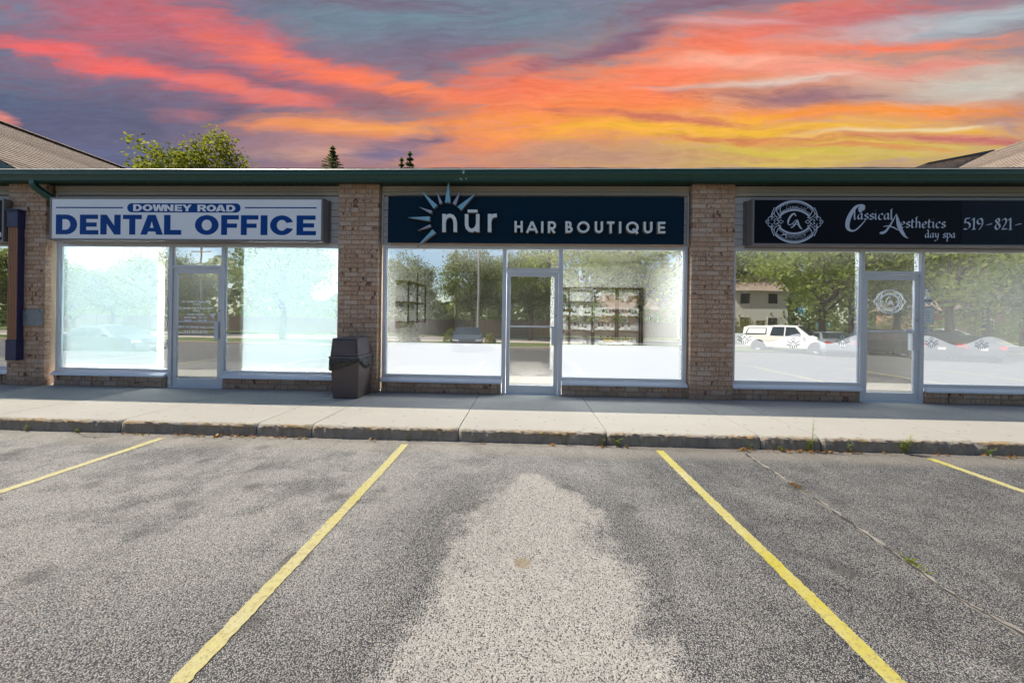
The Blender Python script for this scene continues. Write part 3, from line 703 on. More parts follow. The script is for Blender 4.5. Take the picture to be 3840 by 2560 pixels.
def added_panel_lamp(x, y, sx, sy, power, label, unit_z=2.742, col=(.93, .98, 1), m='lamp_white'):  # panels added out of view to brighten the windows and rooms
    t = empty('ceiling_light', (x, y, unit_z), label, 'ceiling light')
    MB().box((x-sx/2-.03, y-sy/2-.03, unit_z-.035), (x+sx/2+.03, y+sy/2+.03, unit_z)).build('housing', 'wall_white', t)
    MB().box((x-sx/2, y-sy/2, unit_z-.042), (x+sx/2, y+sy/2, unit_z-.037)).build('diffuser', m, t)
    l = bpy.data.lights.new('lamp', 'AREA'); l.shape = 'RECTANGLE'; l.size = sx; l.size_y = sy; l.energy = power; l.color = col
    o = link(bpy.data.objects.new('lamp', l)); o.location = (x, y, unit_z-.05); par(o, t); return t
DP = 1300
added_panel_lamp(-5.79, 1.05, .8, .3, 12, 'added unseen light panel just inside the dental office door')
added_panel_lamp(-7.5, .95, 1.7, .5, DP*1.2, 'added unseen light panel behind the left shade of the dental office')
added_panel_lamp(-4.1, .95, 1.7, .5, DP*1.2, 'added unseen light panel behind the right shade of the dental office')
added_panel_lamp(-.9, 1.05, 1.5, .4, 170, 'added unseen light panel near the left window of the hair boutique')
added_panel_lamp(1.2, 1.05, 1.5, .4, 360, 'added unseen light panel near the right window of the hair boutique')
added_panel_lamp(5.0, 1.05, 1.5, .4, 110, 'added unseen light panel near the left window of the day spa')
added_panel_lamp(6.8, 1.05, 1.5, .4, 110, 'added unseen light panel near the right window of the day spa')
added_panel_lamp(-10.6, 1.05, 1.6, .3, 40, 'added unseen light panel inside the shop unit at the left edge')
for i, (u, v) in enumerate(((1630, 1055), (1648, 1066), (1668, 1073))):
    p = pg(u, v, 2.66); t = empty('ceiling_light', (p.x, p.y, 2.74), ('nearest', 'middle', 'farthest')[i]+' round warm ceiling light in the hair boutique', 'ceiling light', 'round warm ceiling lights')
    MB().lathe([(.02, 2.75), (.20, 2.74), (.22, 2.69), (.21, 2.685), (.01, 2.685)], (p.x, p.y, 0), 20).build('rim', 'galv', t)
    MB().lathe([(.205, 2.684), (.18, 2.665), (.02, 2.655)], (p.x, p.y, 0), 20).build('diffuser', 'lamp_warm', t)

# roof, gutter, soffit, downspout
EV = empty('eave', (0, 0, ZS), 'long shingled roof edge with dark green gutter across all the shops', 'roof')
X0, X1 = -34, 46
mb = MB(); mb.prism([(X0, -.175, 3.715), (X0, -.170, 3.735), (X0, 8.0, 6.35), (X0, 16, 3.7), (X0, 8.0, 6.2), (X0, -.12, 3.66)], (X1-X0, 0, 0)); mb.build('roof_deck', 'shingle', EV)
vs = []; n = 700                            # ragged lower shingle edge
for i in range(n+1):
    x = X0+(X1-X0)*i/n; z = 3.722+RNG.normal()*.002+.006*math.sin(x*.8)*math.sin(x*2.1); vs += [(x, -.200+RNG.normal()*.003, z-.005), (x, -.200, z+.028), (x, .5, z+.24)]
mb = MB(); mb.add(vs, [q for i in range(n) for q in ((3*i, 3*i+3, 3*i+4, 3*i+1), (3*i+1, 3*i+4, 3*i+5, 3*i+2))]); mb.build('shingle_edge', 'shingle', EV)
mb = MB(); mb.box((X0, -.115, ZS-.012), (X1, -.09, 3.70)); mb.build('fascia', 'gutter_green', EV)
GP = [(-.118, 3.690), (-.118, 3.545), (-.165, 3.538), (-.190, 3.542), (-.197, 3.560), (-.192, 3.588), (-.170, 3.600), (-.180, 3.615), (-.236, 3.626), (-.246, 3.634), (-.248, 3.688), (-.262, 3.693), (-.262, 3.700), (-.244, 3.701), (-.240, 3.64), (-.18, 3.56), (-.125, 3.56)]
mb = MB(); xs = [X0+i*2.0 for i in range(int((X1-X0)/2)+1)]
mb.loft([[(x, y, z+.006*math.sin(x*.55)+.003*math.sin(x*1.7)) for y, z in GP] for x in xs]); mb.build('gutter', 'gutter_green', EV)
mb = MB(); mb.loft([[(x, y, z+.006*math.sin(x*.55)+.003*math.sin(x*1.7)) for y, z in ((-.262, 3.7012), (-.268, 3.706), (-.262, 3.714), (-.246, 3.715), (-.246, 3.7012))] for x in xs]); mb.build('gutter_lip', 'lip_glint_stain', EV)  # pale lip colour paints the bright line of sun along the edge
for gx in (-9.9, -6.85, -3.75, -.62, 2.4, 5.6, 8.7):
    zo = .006*math.sin(gx*.55)+.003*math.sin(gx*1.7); mb = MB(); mb.loft([[(gx+dx, y-.0025, z+zo+(.0 if z > 3.6 else -.002)) for y, z in GP[1:13]] for dx in (-.025, .025)], caps=False, closed=False); mb.build('gutter_joint', 'gutter_green', EV)
gx = pw(1739, 650, -.25).x; mb = MB()
for k in range(22):
    zz = random.choice((random.uniform(3.64, 3.69), random.uniform(3.555, 3.58))); xx = gx+random.gauss(0, .008 if zz > 3.6 else .06); yy = -.2515 if zz > 3.6 else -.2005; a_ = random.uniform(.003, .010)
    mb.add([(xx-a_, yy-.0001*k, zz-a_*.5), (xx+a_, yy-.0001*k, zz-a_*.7), (xx+a_*.6, yy-.0001*k, zz+a_*1.3), (xx-a_*.7, yy-.0001*k, zz+a_)], [(0, 1, 2, 3)])
mb.build('leak_stain', 'lip_glint_stain', EV)['kind'] = 'stuff'
x = X0
sf = MB().box((X0, -.088, ZS+.03), (X1, .18, ZS+.05)).build('soffit', 'soffit_green', EV)
me_s = None
for i in range(-76, 72):                     # soffit boards with dark grooves
    x = i*.128
    if me_s is None:
        o = MB().box((0, -.088, 0), (.118, .17, .010)).build('soffit_board', 'soffit_green', None); me_s = o.data
    else: o = link(bpy.data.objects.new('soffit_board', me_s))
    o.location = (x, 0, ZS+.008); par(o, sf)
a = pw(126, 662, -.17); b = pw(170, 700, .0); c_ = pw(200, 732, .05)
mb = MB()
pts = [(a.x, -.165, 3.56), (a.x, -.165, 3.50), (a.x+.01, -.150, 3.45), (a.x+.07, -.09, 3.37), (a.x+.16, .0, 3.27), (a.x+.24, .04, 3.20), (a.x+.26, .05, 3.10)]
rings = []
for i, p in enumerate(pts):
    p = Vector(p); d = (Vector(pts[min(i+1, len(pts)-1)])-Vector(pts[max(i-1, 0)])).normalized()
    s1 = d.cross(Vector((0, 1, 0))).normalized()*.048; s2 = d.cross(s1).normalized()*.038
    rings.append([p+s1+s2, p-s1+s2, p-s1-s2, p+s1-s2])
mb.loft(rings); mb.build('downspout', 'gutter_green', EV, bevel=.006)

# cross gables rising behind the eave at both sides
def sheet_roof(name, label, P00, P10, P01, n, group):
    # courses run along P00->P10; they climb from P00 to P01
    t = empty(name, P00, label, 'roof', group); P00, P10, P01 = map(Vector, (P00, P10, P01))
    u = P10-P00; v = P01-P00; nn = u.cross(v).normalized(); nn = nn if nn.z > 0 else -nn; mb = MB()
    for k in range(n):
        a = P00+v*(k/n); b = P00+v*((k+1.25)/n)
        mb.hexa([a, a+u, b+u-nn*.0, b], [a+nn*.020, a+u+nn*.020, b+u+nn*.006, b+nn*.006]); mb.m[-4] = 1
    mb.build('shingle_courses', ['shingle', 'butt_shadow'], t); return t
RZ1 = 6.9
d = ray(0, 465); tt = (RZ1-CH)/d.z; rp = CPOS+d*tt           # a point on the left ridge
d2 = ray(408, 625); rp2 = CPOS+d2*((RZ1-CH)/d2.z)
xr = (rp.x+rp2.x)/2+.2; pit = .50
yA = .9; xlow = xr+(RZ1-3.75)/pit
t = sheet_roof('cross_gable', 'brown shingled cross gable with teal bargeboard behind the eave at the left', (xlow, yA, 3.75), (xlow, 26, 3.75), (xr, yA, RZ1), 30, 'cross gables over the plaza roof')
sh = MB(); sh.prism([(xr-.15, yA, RZ1+.02), (xr, yA, RZ1+.09), (xr+.15, yA, RZ1+.02)], (0, 25, 0)); sh.build('ridge_cap', 'shingle', t)
MB().prism([(xr, yA+.05, RZ1-.03), (xlow-.2, yA+.05, 3.78), (xr, yA+.05, 3.6)], (0, .1, 0)).build('gable_wall', 'siding', t)
MB().prism([(xr, yA-.02, RZ1-.02), (xlow, yA-.02, 3.73), (xlow-.45, yA-.02, 3.73), (xr, yA-.02, RZ1-.26)], (0, .06, 0)).build('bargeboard', 'fascia_teal', t)
MB().prism([(xr, yA, RZ1-.02), (xr-6, yA, 3.9), (xr-6, yA, 3.8), (xr, yA, RZ1-.12)], (0, 25, 0)).build('far_slope', 'shingle', t)
RZ2 = 6.9
d = ray(3840, 528); rp = CPOS+d*((RZ2-CH)/d.z)
xr2 = rp.x; yB = rp.y; xl2 = xr2-(RZ2-3.7)/.5
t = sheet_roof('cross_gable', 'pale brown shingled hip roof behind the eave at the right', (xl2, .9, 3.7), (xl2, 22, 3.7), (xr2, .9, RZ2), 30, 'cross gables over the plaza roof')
dk = ray(3505, 609); k1 = CPOS+dk*(13/dk.y); dk = ray(3730, 564); k2 = CPOS+dk*(13/dk.y)
MB().hexa([k1+Vector((-.2, .0, -.05)), k2+Vector((0, 0, -.05)), k2+Vector((0, .5, -.05)), k1+Vector((-.2, .5, -.05))], [k1+Vector((-.2, 0, .0)), k2+Vector((0, 0, .03)), k2+Vector((0, .5, .03)), k1+Vector((-.2, .5, .0))]).build('ridge_cap', 'trim_black', t)
MB().prism([k1+Vector((-1.2, .05, -.35)), k1+Vector((-.2, .05, -.02)), k2+Vector((0, .05, -.02)), k2+Vector((2, .05, .5)), k2+Vector((2, .05, -3)), k1+Vector((-1.2, .05, -2))], (0, .3, 0)).build('rear_slope', 'shingle', t)
MB().prism([(xr2, .9, RZ2-.02), (xr2+6, .9, 3.9), (xr2+6, .9, 3.8), (xr2, .9, RZ2-.12)], (0, 21, 0)).build('far_slope', 'shingle', t)

# ------------------------------------------------------------------ signs
def sign_box(name, label, x0, x1, z0, z1, yf, yb, face, frame, ft=.035, cat='sign'):
    t = empty(name, ((x0+x1)/2, yb, z0), label, cat, 'shop signs above the windows')
    mb = MB(); mb.box((x0, yf+.012, z0), (x1, yb-.03, z1)); mb.box((x0-.02, yb-.029, z0-.015), (x1+.02, yb, z1+.015))
    mb.build('housing', frame, t, bevel=.003)
    fr = MB(); fr.box((x0, yf, z0), (x1, yf+.011, z0+ft)); fr.box((x0, yf, z1-ft), (x1, yf+.011, z1)); fr.box((x0, yf, z0+ft), (x0+ft, yf+.011, z1-ft)); fr.box((x1-ft, yf, z0+ft), (x1, yf+.011, z1-ft))
    fr.build('retaining_frame', frame, t, bevel=.002)
    MB().box((x0+ft, yf+.006, z0+ft), (x1-ft, yf+.0105, z1-ft)).build('face', face, t)
    return t
plain('sign_frame', (.20, .18, .18), .45, .4)
# dental office
ysg = -.11; Z1 = zp(0, 440, 1.8092, ysg)
t = sign_box('shop_sign', 'white lit-box sign with blue lettering reading DENTAL OFFICE', -8.268, -3.445, 2.548, 3.288, ysg, .125, 'white_face', 'sign_frame', .03)
fy = ysg+.0055
def zbox(Z, x0, x1, y0, y1):
    a = Z(x0, y1); b = Z(x1, y0); a2 = Z(x0, y0); b2 = Z(x1, y1)
    return (min(a[0], a2[0]), max(b[0], b2[0]), (a[1]+b2[1])/2, (b[1]+a2[1])/2)
row = [('D', 378, 520), ('E', 541, 665), ('N', 680, 815), ('T', 833, 958), ('A', 952, 1103), ('L', 1112, 1227), ('O', 1322, 1480), ('F', 1500, 1617), ('F', 1634, 1750), ('I', 1768, 1812), ('C', 1832, 1990), ('E', 2012, 2142)]
for ch, a, b in row:
    k = (a+b)/2; off = (k-378)/1764*7
    heavy(ch, zbox(Z1, a, b, 659+off, 793+off), fy-.001, .003, 'sign_blue', t)
x0, x1, z0, z1 = zbox(Z1, 862, 1630, 583, 645); rr = (z1-z0)/2
put(flat_mesh([arc(x0+rr, 0, rr, rr, 90, 270)+arc(x1-rr, 0, rr, rr, -90, 90)], .002), 'pill', 'sign_blue', (0, fy-.0006, (z0+z1)/2), t)
row = [('D', 902, 962), ('O', 966, 1034), ('W', 1034, 1116), ('N', 1112, 1176), ('E', 1184, 1236), ('Y', 1236, 1300), ('R', 1338, 1400), ('O', 1400, 1466), ('A', 1462, 1530), ('D', 1534, 1596)]
for ch, a, b in row: heavy(ch, zbox(Z1, a+1, b-1, 590+(a-900)/150, 635+(a-900)/150), fy-.0026, .002, 'white_face', t)
for a, b, y in ((378, 832, 612), (1660, 2147, 613)):
    x0, x1, z0, z1 = zbox(Z1, a, b, y-4, y+4); MB().box((x0, fy-.002, z0), (x1, fy+.0, z1)).build('rule', 'sign_blue', t)
# hair boutique: flat navy panel with raised channel letters
t = empty('shop_sign', (.1, .1, 2.55), 'navy panel sign with raised sunburst and pale letters reading hair boutique', 'sign', 'shop signs above the windows')
MB().box((-2.366, -.02, 2.556), (2.582, .125, 3.338)).build('panel', ['navy'], t)
MB().box((-2.36, -.015, 2.549), (2.575, .125, 2.555)).build('bottom_edge', 'return_beige', t)
YL = -.085
Zl = zp(1500, 640, 4.704, YL); Zr = zp(2000, 640, 3.36, YL); Zm = zp(1200, 640, 1.568, YL)
def channel(name, strokes, wd, Z=None):
    mb = MB()
    for i, s_ in enumerate(strokes):
        e = .0006*i
        ribbon(mb, s_, wd, YL-e, YL+.004-e*.5, 0, 1); ribbon(mb, s_, wd*1.04+.006, YL+.004, YL+.016, 1, 1); ribbon(mb, s_, wd*1.03+.004, YL+.016, -.019, 2, 2)
    return mb.build(name, ['letter_grey', 'trim_black', 'return_beige'], t)
def zpts(Z, pts): return [Z(*p) for p in pts]
wn = abs(Zl(0, 0)[0]-Zl(62, 0)[0])
channel('letter', [zpts(Zl, [(776, 762), (776, 1082)]), zpts(Zl, [(776, 905), (792, 850), (825, 808), (875, 790), (925, 806), (958, 850), (973, 910), (974, 1082)])], wn)
channel('letter', [zpts(Zl, [(1175, 765), (1175, 960), (1190, 1010), (1225, 1045), (1268, 1055), (1315, 1038), (1352, 995), (1370, 940)]), zpts(Zl, [(1371, 765), (1371, 1082)])], wn)
channel('macron', [zpts(Zl, [(1193, 713), (1368, 713)])], abs(Zl(0, 0)[1]-Zl(0, 52)[1]))
channel('letter', [zpts(Zl, [(1580, 762), (1580, 1082)]), zpts(Zl, [(1580, 900), (1600, 835), (1640, 797), (1708, 787)])], wn)
wh = abs(Zr(0, 0)[0]-Zr(28, 0)[0])
def cap(letter, x0, x1, Z, y0, y1, k):       # monoline capital in a box, k = half stroke in zoom pixels
    a, b, c2, d2 = x0+k, x1-k, y0+k, y1-k; m2 = (y0+y1)/2; mx = (a+b)/2
    def el(a0, a1, n=18): return [(mx+(b-a)/2*math.cos(R(q)), m2-(d2-c2)/2*math.sin(R(q))) for q in np.linspace(a0, a1, n)]
    S_ = {'H': [[(a, y0), (a, y1)], [(b, y0), (b, y1)], [(a+k, m2), (b-k, m2)]],
          'A': [[(x0+k*.7, y1), (mx, y0+k*.2)], [(x1-k*.7, y1), (mx, y0+k*.2)], [(a+(mx-a)*.38, y0+(y1-y0)*.70), (b-(b-mx)*.38, y0+(y1-y0)*.70)]],
          'I': [[(mx, y0), (mx, y1)]],
          'R': [[(a, y0), (a, y1)], [(a+k, c2), (mx+k*.5, c2)]+[(mx+k*.5+(b-mx-k*.5)*math.sin(R(q)), c2+(m2+k-c2)*(1-math.cos(R(q)))/2) for q in (30, 60, 90, 120, 150)]+[(mx+k*.5, m2+k), (a+k, m2+k)], [(mx-k*.5, m2+k*1.6), (b-k*.2, y1)]],
          'B': [[(a, y0), (a, y1)], [(a+k, c2), (mx, c2)]+[(mx+(b-k-mx)*math.sin(R(q)), c2+(m2-c2)*(1-math.cos(R(q)))/2) for q in (30, 60, 90, 120, 150)]+[(mx, m2), (a+k, m2)], [(mx, m2)]+[(mx+(b-mx)*math.sin(R(q)), m2+(d2-m2)*(1-math.cos(R(q)))/2) for q in (30, 60, 90, 120, 150)]+[(mx, d2), (a+k, d2)]],
          'O': [el(90, 450, 30)], 'Q': [el(90, 450, 30), [(mx+k*.4, m2+(d2-m2)*.35), (b+k*.4, y1+k*.2)]],
          'U': [[(a, y0), (a, y1-(b-a)/2-k*.6)]+[(mx-(b-a)/2*math.cos(R(q)), y1-(b-a)/2-k*.6+((b-a)/2-k*.4)*math.sin(R(q))) for q in (25, 50, 75, 90, 105, 130, 155)]+[(b, y1-(b-a)/2-k*.6), (b, y0)]],
          'T': [[(x0, c2), (x1, c2)], [(mx, c2+k), (mx, y1)]],
          'E': [[(a, y0), (a, y1)], [(a+k, c2), (x1, c2)], [(a+k, m2), (x1-k*.4, m2)], [(a+k, d2), (x1, d2)]]}[letter]
    channel('letter', [zpts(Z, s_) for s_ in S_], 2*k/3.36*3.36*abs(Z(0, 0)[0]-Z(1, 0)[0]))
k4 = 14*4.704/3.36; k2 = 14*1.568/3.36
cap('H', 2020, 2165, Zl, 887, 1086, k4)
cap('A', 1213, 1281, Zm, 298, 365, k2); cap('I', 1298, 1316, Zm, 298, 365, k2); cap('R', 1340, 1388, Zm, 298, 366, k2)
for ch, a, b in (('B', 405, 497), ('O', 553, 709), ('U', 775, 878), ('T', 928, 1022), ('I', 1080, 1109), ('Q', 1170, 1327), ('U', 1390, 1501), ('E', 1568, 1664)): cap(ch, a, b, Zr, 637+(a-400)*.006, 783+(a-400)*.006, 14)
for tri, m in (([(857, 165), (790, 560), (890, 562)], 'ray_blue'), ([(368, 348), (592, 668), (660, 612)], 'ray_blue'), ([(645, 357), (695, 586), (748, 570)], 'ray_lilac'), ([(1063, 365), (925, 578), (985, 608)], 'ray_lilac'),
               ([(1342, 392), (1012, 632), (1078, 702)], 'ray_blue'), ([(342, 640), (545, 762), (568, 708)], 'ray_lilac'), ([(142, 825), (528, 806), (523, 890)], 'ray_blue'), ([(318, 1052), (530, 946), (550, 992)], 'ray_lilac'), ([(302, 1330), (573, 1035), (630, 1095)], 'ray_blue')):
    P = zpts(Zl, tri); cx = sum(p[0] for p in P)/3; cz = sum(p[1] for p in P)/3
    def sc(f): return [(cx+(p[0]-cx)*f, cz+(p[1]-cz)*f) for p in P]
    if (P[1][0]-P[0][0])*(P[2][1]-P[0][1])-(P[1][1]-P[0][1])*(P[2][0]-P[0][0]) < 0: P = [P[0], P[2], P[1]]
    mb = MB()
    for f_, y0, y1, mm in ((1.0, YL, YL+.004, 0), (1.07, YL+.0041, YL+.016, 1), (1.05, YL+.0161, -.019, 2)): mb.prism([(x, y0, z) for x, z in sc(f_)], (0, y1-y0, 0), mm)
    mb.build('sun_ray', [m, 'trim_black', 'return_beige'], t)
# day spa
def emblem(parent, m, cx, cz, s, y, thick=1.0):
    mb = MB()
    def Q(x, z): return (cx+x*s, cz+z*s)       # unit: half height of the oval = 1
    lay = [0]
    def stroke(pts, wd, smooth=True):
        lay[0] += 1; P = catmull(pts, 5) if smooth and len(pts) > 2 else pts
        ribbon(mb, [Q(*p) for p in P], [q*s*thick for q in wd] if isinstance(wd, list) else wd*s*thick, y-.0002*(lay[0] % 5)-.0006, y)
    for sg in (1, -1):
        def cir(R0, c0, half, n=26):
            a = math.degrees(math.asin(half/R0)); return [(R0*math.sin(R(q)), sg*(c0+R0*math.cos(R(q)))) for q in np.linspace(-a, a, n)]
        stroke(cir(1.20, -.22, .86), .085, False); stroke(cir(1.10, -.20, .80), .018, False); stroke(cir(.96, -.40, .70), .085, False); stroke(cir(1.055, -.40, .74), .018, False)
        for sx_ in (1, -1):
            stroke([(sx_*.87, sg*.62), (sx_*.80, sg*.46), (sx_*.76, sg*.36), (sx_*.69, sg*.27)], .035)
            stroke([(sx_*.92, sg*.68), (sx_*1.03, sg*.44), (sx_*1.10, sg*.20)], .035)
            stroke([(sx_*.88, sg*.58), (sx_*.94, sg*.36), (sx_*.78, sg*.20), (sx_*.62, sg*.24)], .03)
            stroke([(sx_*.96, sg*.42), (sx_*1.04, sg*.26), (sx_*.92, sg*.20)], .03)
            stroke([(sx_*1.16, sg*.05), (sx_*1.22, sg*.16), (sx_*1.10, sg*.25), (sx_*1.02, sg*.15), (sx_*1.09, sg*.09)], .028)
            stroke([(sx_*.72, sg*.04), (sx_*.86, sg*.13), (sx_*.95, sg*.06), (sx_*.88, sg*.02)], .026)
            stroke([(sx_*.60, sg*.20), (sx_*.74, sg*.14), (sx_*.80, sg*.05)], .026)
    for sx_ in (1, -1):
        for c0, a, b in ((1.27, .07, .09), (.62, .12, .085)):
            D = [(sx_*(c0+a), 0), (sx_*c0, b), (sx_*(c0-a), 0), (sx_*c0, -b), (sx_*(c0+a), 0)]
            for i in range(4): stroke([D[i], D[i+1]], .026, False)
    stroke([(.06, .27), (.03, .36), (-.06, .37), (-.2, .22), (-.29, 0), (-.27, -.11), (-.18, -.15), (-.06, -.05), (.08, .10)], [.10]+[.05]*6+[.075]*4+[.085]*10+[.05]*8+[.028]*12)
    stroke([(.15, .10), (.06, -.08), (-.04, -.22), (-.16, -.28)], .05); stroke([(.15, .10), (.19, -.08), (.26, -.24), (.37, -.36)], [.03]*3+[.075]*10+[.03]*3); stroke([(-.08, -.13), (.05, -.11), (.18, -.15)], .028)
    R1 = 1.0*s
    def arcmap(sg, rad):
        def f(a, b):
            th = a/(rad*s)
            return ((rad*s+sg*b)*math.sin(th), sg*((rad*s+sg*b)*math.cos(th)-rad*s))
        return f
    def word(txt, capstrokes, sg, rad, zc, xh, start, width):
        mm = arcmap(sg, rad)
        def g(a, b): return mm(a+start*s, b)
        nib(mb, txt, cx, cz+zc*s, xh*s, y-.0004, .22, 40, .35, .06, g, width*s, step=.0001)
        for st_ in capstrokes:
            P = [mm(p[0]*s, p[1]*s) for p in catmull(st_, 5)]; ribbon(mb, [(cx+p[0], cz+zc*s+p[1]) for p in P], .034*s, y-.001, y)
    word('lassical', [[(-.42, .26), (-.50, .30), (-.60, .18), (-.66, .02), (-.58, -.04), (-.46, .02)]], 1, 1.15, .62, .125, -.40, .93)
    word('esthetics', [[(-.40, .25), (-.5, .1), (-.64, -.02)], [(-.40, .25), (-.40, .05), (-.36, -.04)], [(-.6, .1), (-.42, .08)]], -1, 1.15, -.80, .11, -.36, .92)
    return mb.build('emblem', m, parent)
t = sign_box('shop_sign', 'black sign with silver oval emblem and calligraphic lettering for the day spa', 3.634, 8.36, 2.54, 3.292, ysg, .125, 'black_face', 'sign_frame', .028)
MB().box((pw(3606, 850, fy).x, fy-.0007, 2.57), (8.33, fy+.0003, 3.262)).build('phone_panel', 'navy_black', t)
c0 = pw(2750+1075/4.704, 720+525/4.704, fy-.001); sc_ = (pw(2978, 720+155/4.704, fy).z-pw(2978, 720+895/4.704, fy).z)/2
emblem(t, 'letter_silver', c0.x, c0.z, sc_, fy-.001)
Zs = zp(3100, 720, 3.1784, fy-.0012); mpp = abs(Zs(0, 0)[0]-Zs(1, 0)[0])
mb = MB()
def vstroke(P, e=0):
    Q = catmull(P, 5); ribbon(mb, [Zs(q[0], q[1]) for q in Q], [q[2]*mpp for q in Q], fy-.0024-e, fy-.0012)
vstroke([(418, 240, 10), (405, 228, 40), (405, 205, 62), (425, 188, 70), (440, 170, 40)], .0004)
vstroke([(450, 192, 10), (443, 168, 26), (405, 155, 18), (345, 182, 34), (288, 260, 46), (252, 350, 52), (250, 425, 44), (288, 460, 24), (340, 455, 16), (400, 405, 14), (462, 335, 8)])
vstroke([(830, 262, 4), (790, 340, 14), (742, 418, 20), (695, 474, 28), (645, 492, 30), (640, 497, 10)])
vstroke([(832, 262, 4), (846, 340, 36), (870, 425, 48), (912, 500, 36), (945, 538, 18), (974, 550, 4)], .0003); vstroke([(675, 415, 5), (722, 405, 12), (790, 420, 14), (845, 452, 12)], .0006)
mb.build('capital_letters', 'letter_silver', t)
def word(txt, x0, x1, base, xh):
    mb = MB(); a = Zs(x0, base); b = Zs(x1, base); nib(mb, txt, a[0], (a[1]+b[1])/2, xh*mpp, fy-.0016, .27, 35, 0, .10, None, b[0]-a[0]); mb.build('word', 'letter_silver', t)
word('lassical', 322, 800, 327, 72); word('esthetics', 878, 1418, 425, 72); word('day', 1172, 1338, 544, 54); word('spa', 1384, 1534, 545, 54)
word('519', 1632, 1872, 445, 82); word('-', 1895, 1980, 440, 82); word('821', 2002, 2212, 448, 84); word('-', 2240, 2330, 440, 82); 
# neighbour's sign at the left edge
t = sign_box('shop_sign', 'black sign box cut off by the left edge of the picture', -13.9, -9.11, 2.516, 3.262, ysg, .125, 'black_face', 'sign_frame', .03)
put(font_mesh('e', .17, .002, .004, 'RIGHT'), 'letter', 'letter_grey', (-9.150, fy-.001, 2.60), t)

# ------------------------------------------------------------------ things on the front
# waste bin
t = empty('waste_bin', (-2.83, -.26, 0), 'brown square waste bin with hooded lid and black liner against the brick pier', 'bin')
bx0, bx1, by0, by1 = -3.046, -2.622, -.505, -.03
mb = MB(); mb.hexa([(bx0+.01, by0+.01, 0), (bx1-.01, by0+.01, 0), (bx1-.01, by1-.01, 0), (bx0+.01, by1-.01, 0)], [(bx0-.028, by0-.02, .645), (bx1+.012, by0-.02, .645), (bx1+.012, by1+.012, .645), (bx0-.028, by1+.012, .645)])
mb.build('body', 'bin_brown', t, bevel=.018)
lx0, lx1, ly0, ly1 = bx0-.048, bx1+.022, by0-.04, by1+.02
ld = MB(); ld.hexa([(lx0, ly0, .632), (lx1, ly0, .632), (lx1, ly1, .632), (lx0, ly1, .632)], [(lx0+.004, ly0+.004, .672), (lx1-.004, ly0+.004, .672), (lx1-.004, ly1-.004, .672), (lx0+.004, ly1-.004, .672)])
ld.hexa([(lx0+.022, ly0+.018, .673), (lx1-.022, ly0+.018, .673), (lx1-.022, ly1-.018, .673), (lx0+.022, ly1-.018, .673)], [(lx0+.045, ly0+.035, .955), (lx1-.045, ly0+.035, .955), (lx1-.045, ly1-.085, .955), (lx0+.045, ly1-.085, .955)])
lid = ld.build('lid', 'bin_lid', t, bevel=.016)
def lidf(a, b, off): # point on the sloping lid front: a across, b up
    y = ly0+.018+(.017)*b-off; x = lx0+.022+.023*b+(lx1-lx0-.044-.046*b)*a; return (x, y, .673+.282*b)
MB().prism([lidf(.085, .20, .004), lidf(.915, .20, .004), lidf(.915, .87, .004), lidf(.085, .87, .004)], (0, .010, 0)).build('flap', 'bin_lid', lid, bevel=.003)
for (a0, b0, a1, b1) in ((.055, .16, .07, .90), (.93, .16, .945, .90), (.055, .89, .945, .915)):
    MB().prism([lidf(a0, b0, .002), lidf(a1, b0, .002), lidf(a1, b1, .002), lidf(a0, b1, .002)], (0, .004, 0)).build('flap_gap', 'trim_black', lid)
p = lidf(.80, .60, .006); o = MB().lathe([(.001, 0), (.009, 0), (.009, .003), (.001, .003)], (0, 0, 0), 10).build('keyhole', 'rubber', None); o.rotation_euler = (R(90), 0, 0); o.location = p; par(o, lid)
mb = MB(); N_ = 120; rings = [[], [], [], []]    # liner draped below the lid
per = [(bx0-.034, by0-.028), (bx1+.022, by0-.028), (bx1+.022, by1+.018), (bx0-.034, by1+.018)]
for i in range(N_):
    s_ = i/N_*4; k = int(s_); f_ = s_-k; a, b = per[k], per[(k+1) % 4]; x = a[0]+(b[0]-a[0])*f_; y = a[1]+(b[1]-a[1])*f_
    nx_, ny_ = [(0, -1), (1, 0), (0, 1), (-1, 0)][k]
    drop = {0: .205-.165*f_**1.2, 1: .045+.08*math.sin(math.pi*f_)**1+.10*f_, 2: .14, 3: .14+.06*f_}[k]+RNG.normal()*.006
    wv = .010*math.sin(i*1.9)+.008*math.sin(i*.77)
    rings[0].append((x, y, .645)); rings[1].append((x+nx_*(.006+wv*.5), y+ny_*(.006+wv*.5), .645-drop*.35))
    rings[2].append((x+nx_*(.013+wv), y+ny_*(.013+wv), .645-drop*.75)); rings[3].append((x+nx_*.002, y+ny_*.002, .645-drop))
mb.loft(rings, caps=False); mb.build('liner', 'bag', t, smooth=True)
# painted fluted post on the left pier
t = empty('fluted_post', (-8.95, -.06, .45), 'orange fluted post with purple blocks at both ends on the left brick pier', 'post')
a0, a1, yq = -9.052, -8.862, -.10
fl = MB(); nF = 6; wF = (a1-a0-.02)/nF
MB().box((a0+.008, yq+.012, .815), (a1-.008, -.002, 2.77)).build('shaft', 'purple', t)
for k in range(nF):
    x = a0+.010+k*wF; MB().prism([(x+.003, yq+.0118, .817), (x+.006, yq+.002, .817), (x+wF-.008, yq+.002, .817), (x+wF-.005, yq+.0118, .817)], (0, 0, 1.951)).build('flute', 'pilaster_orange', t)
MB().box((a0-.004, yq-.006, .45), (a1+.004, -.002, .813)).build('base_block', 'purple', t, bevel=.004)
cp = MB().box((a0-.004, yq-.006, 2.80), (a1+.004, -.002, 3.03)); 
for z, e in ((2.772, .012), (2.786, .006), (3.032, .008), (3.048, .016), (3.066, .026)): cp.box((a0-e, yq-e, z), (a1+e, -.002, z+.0125))
cp.build('capital_block', 'purple', t)
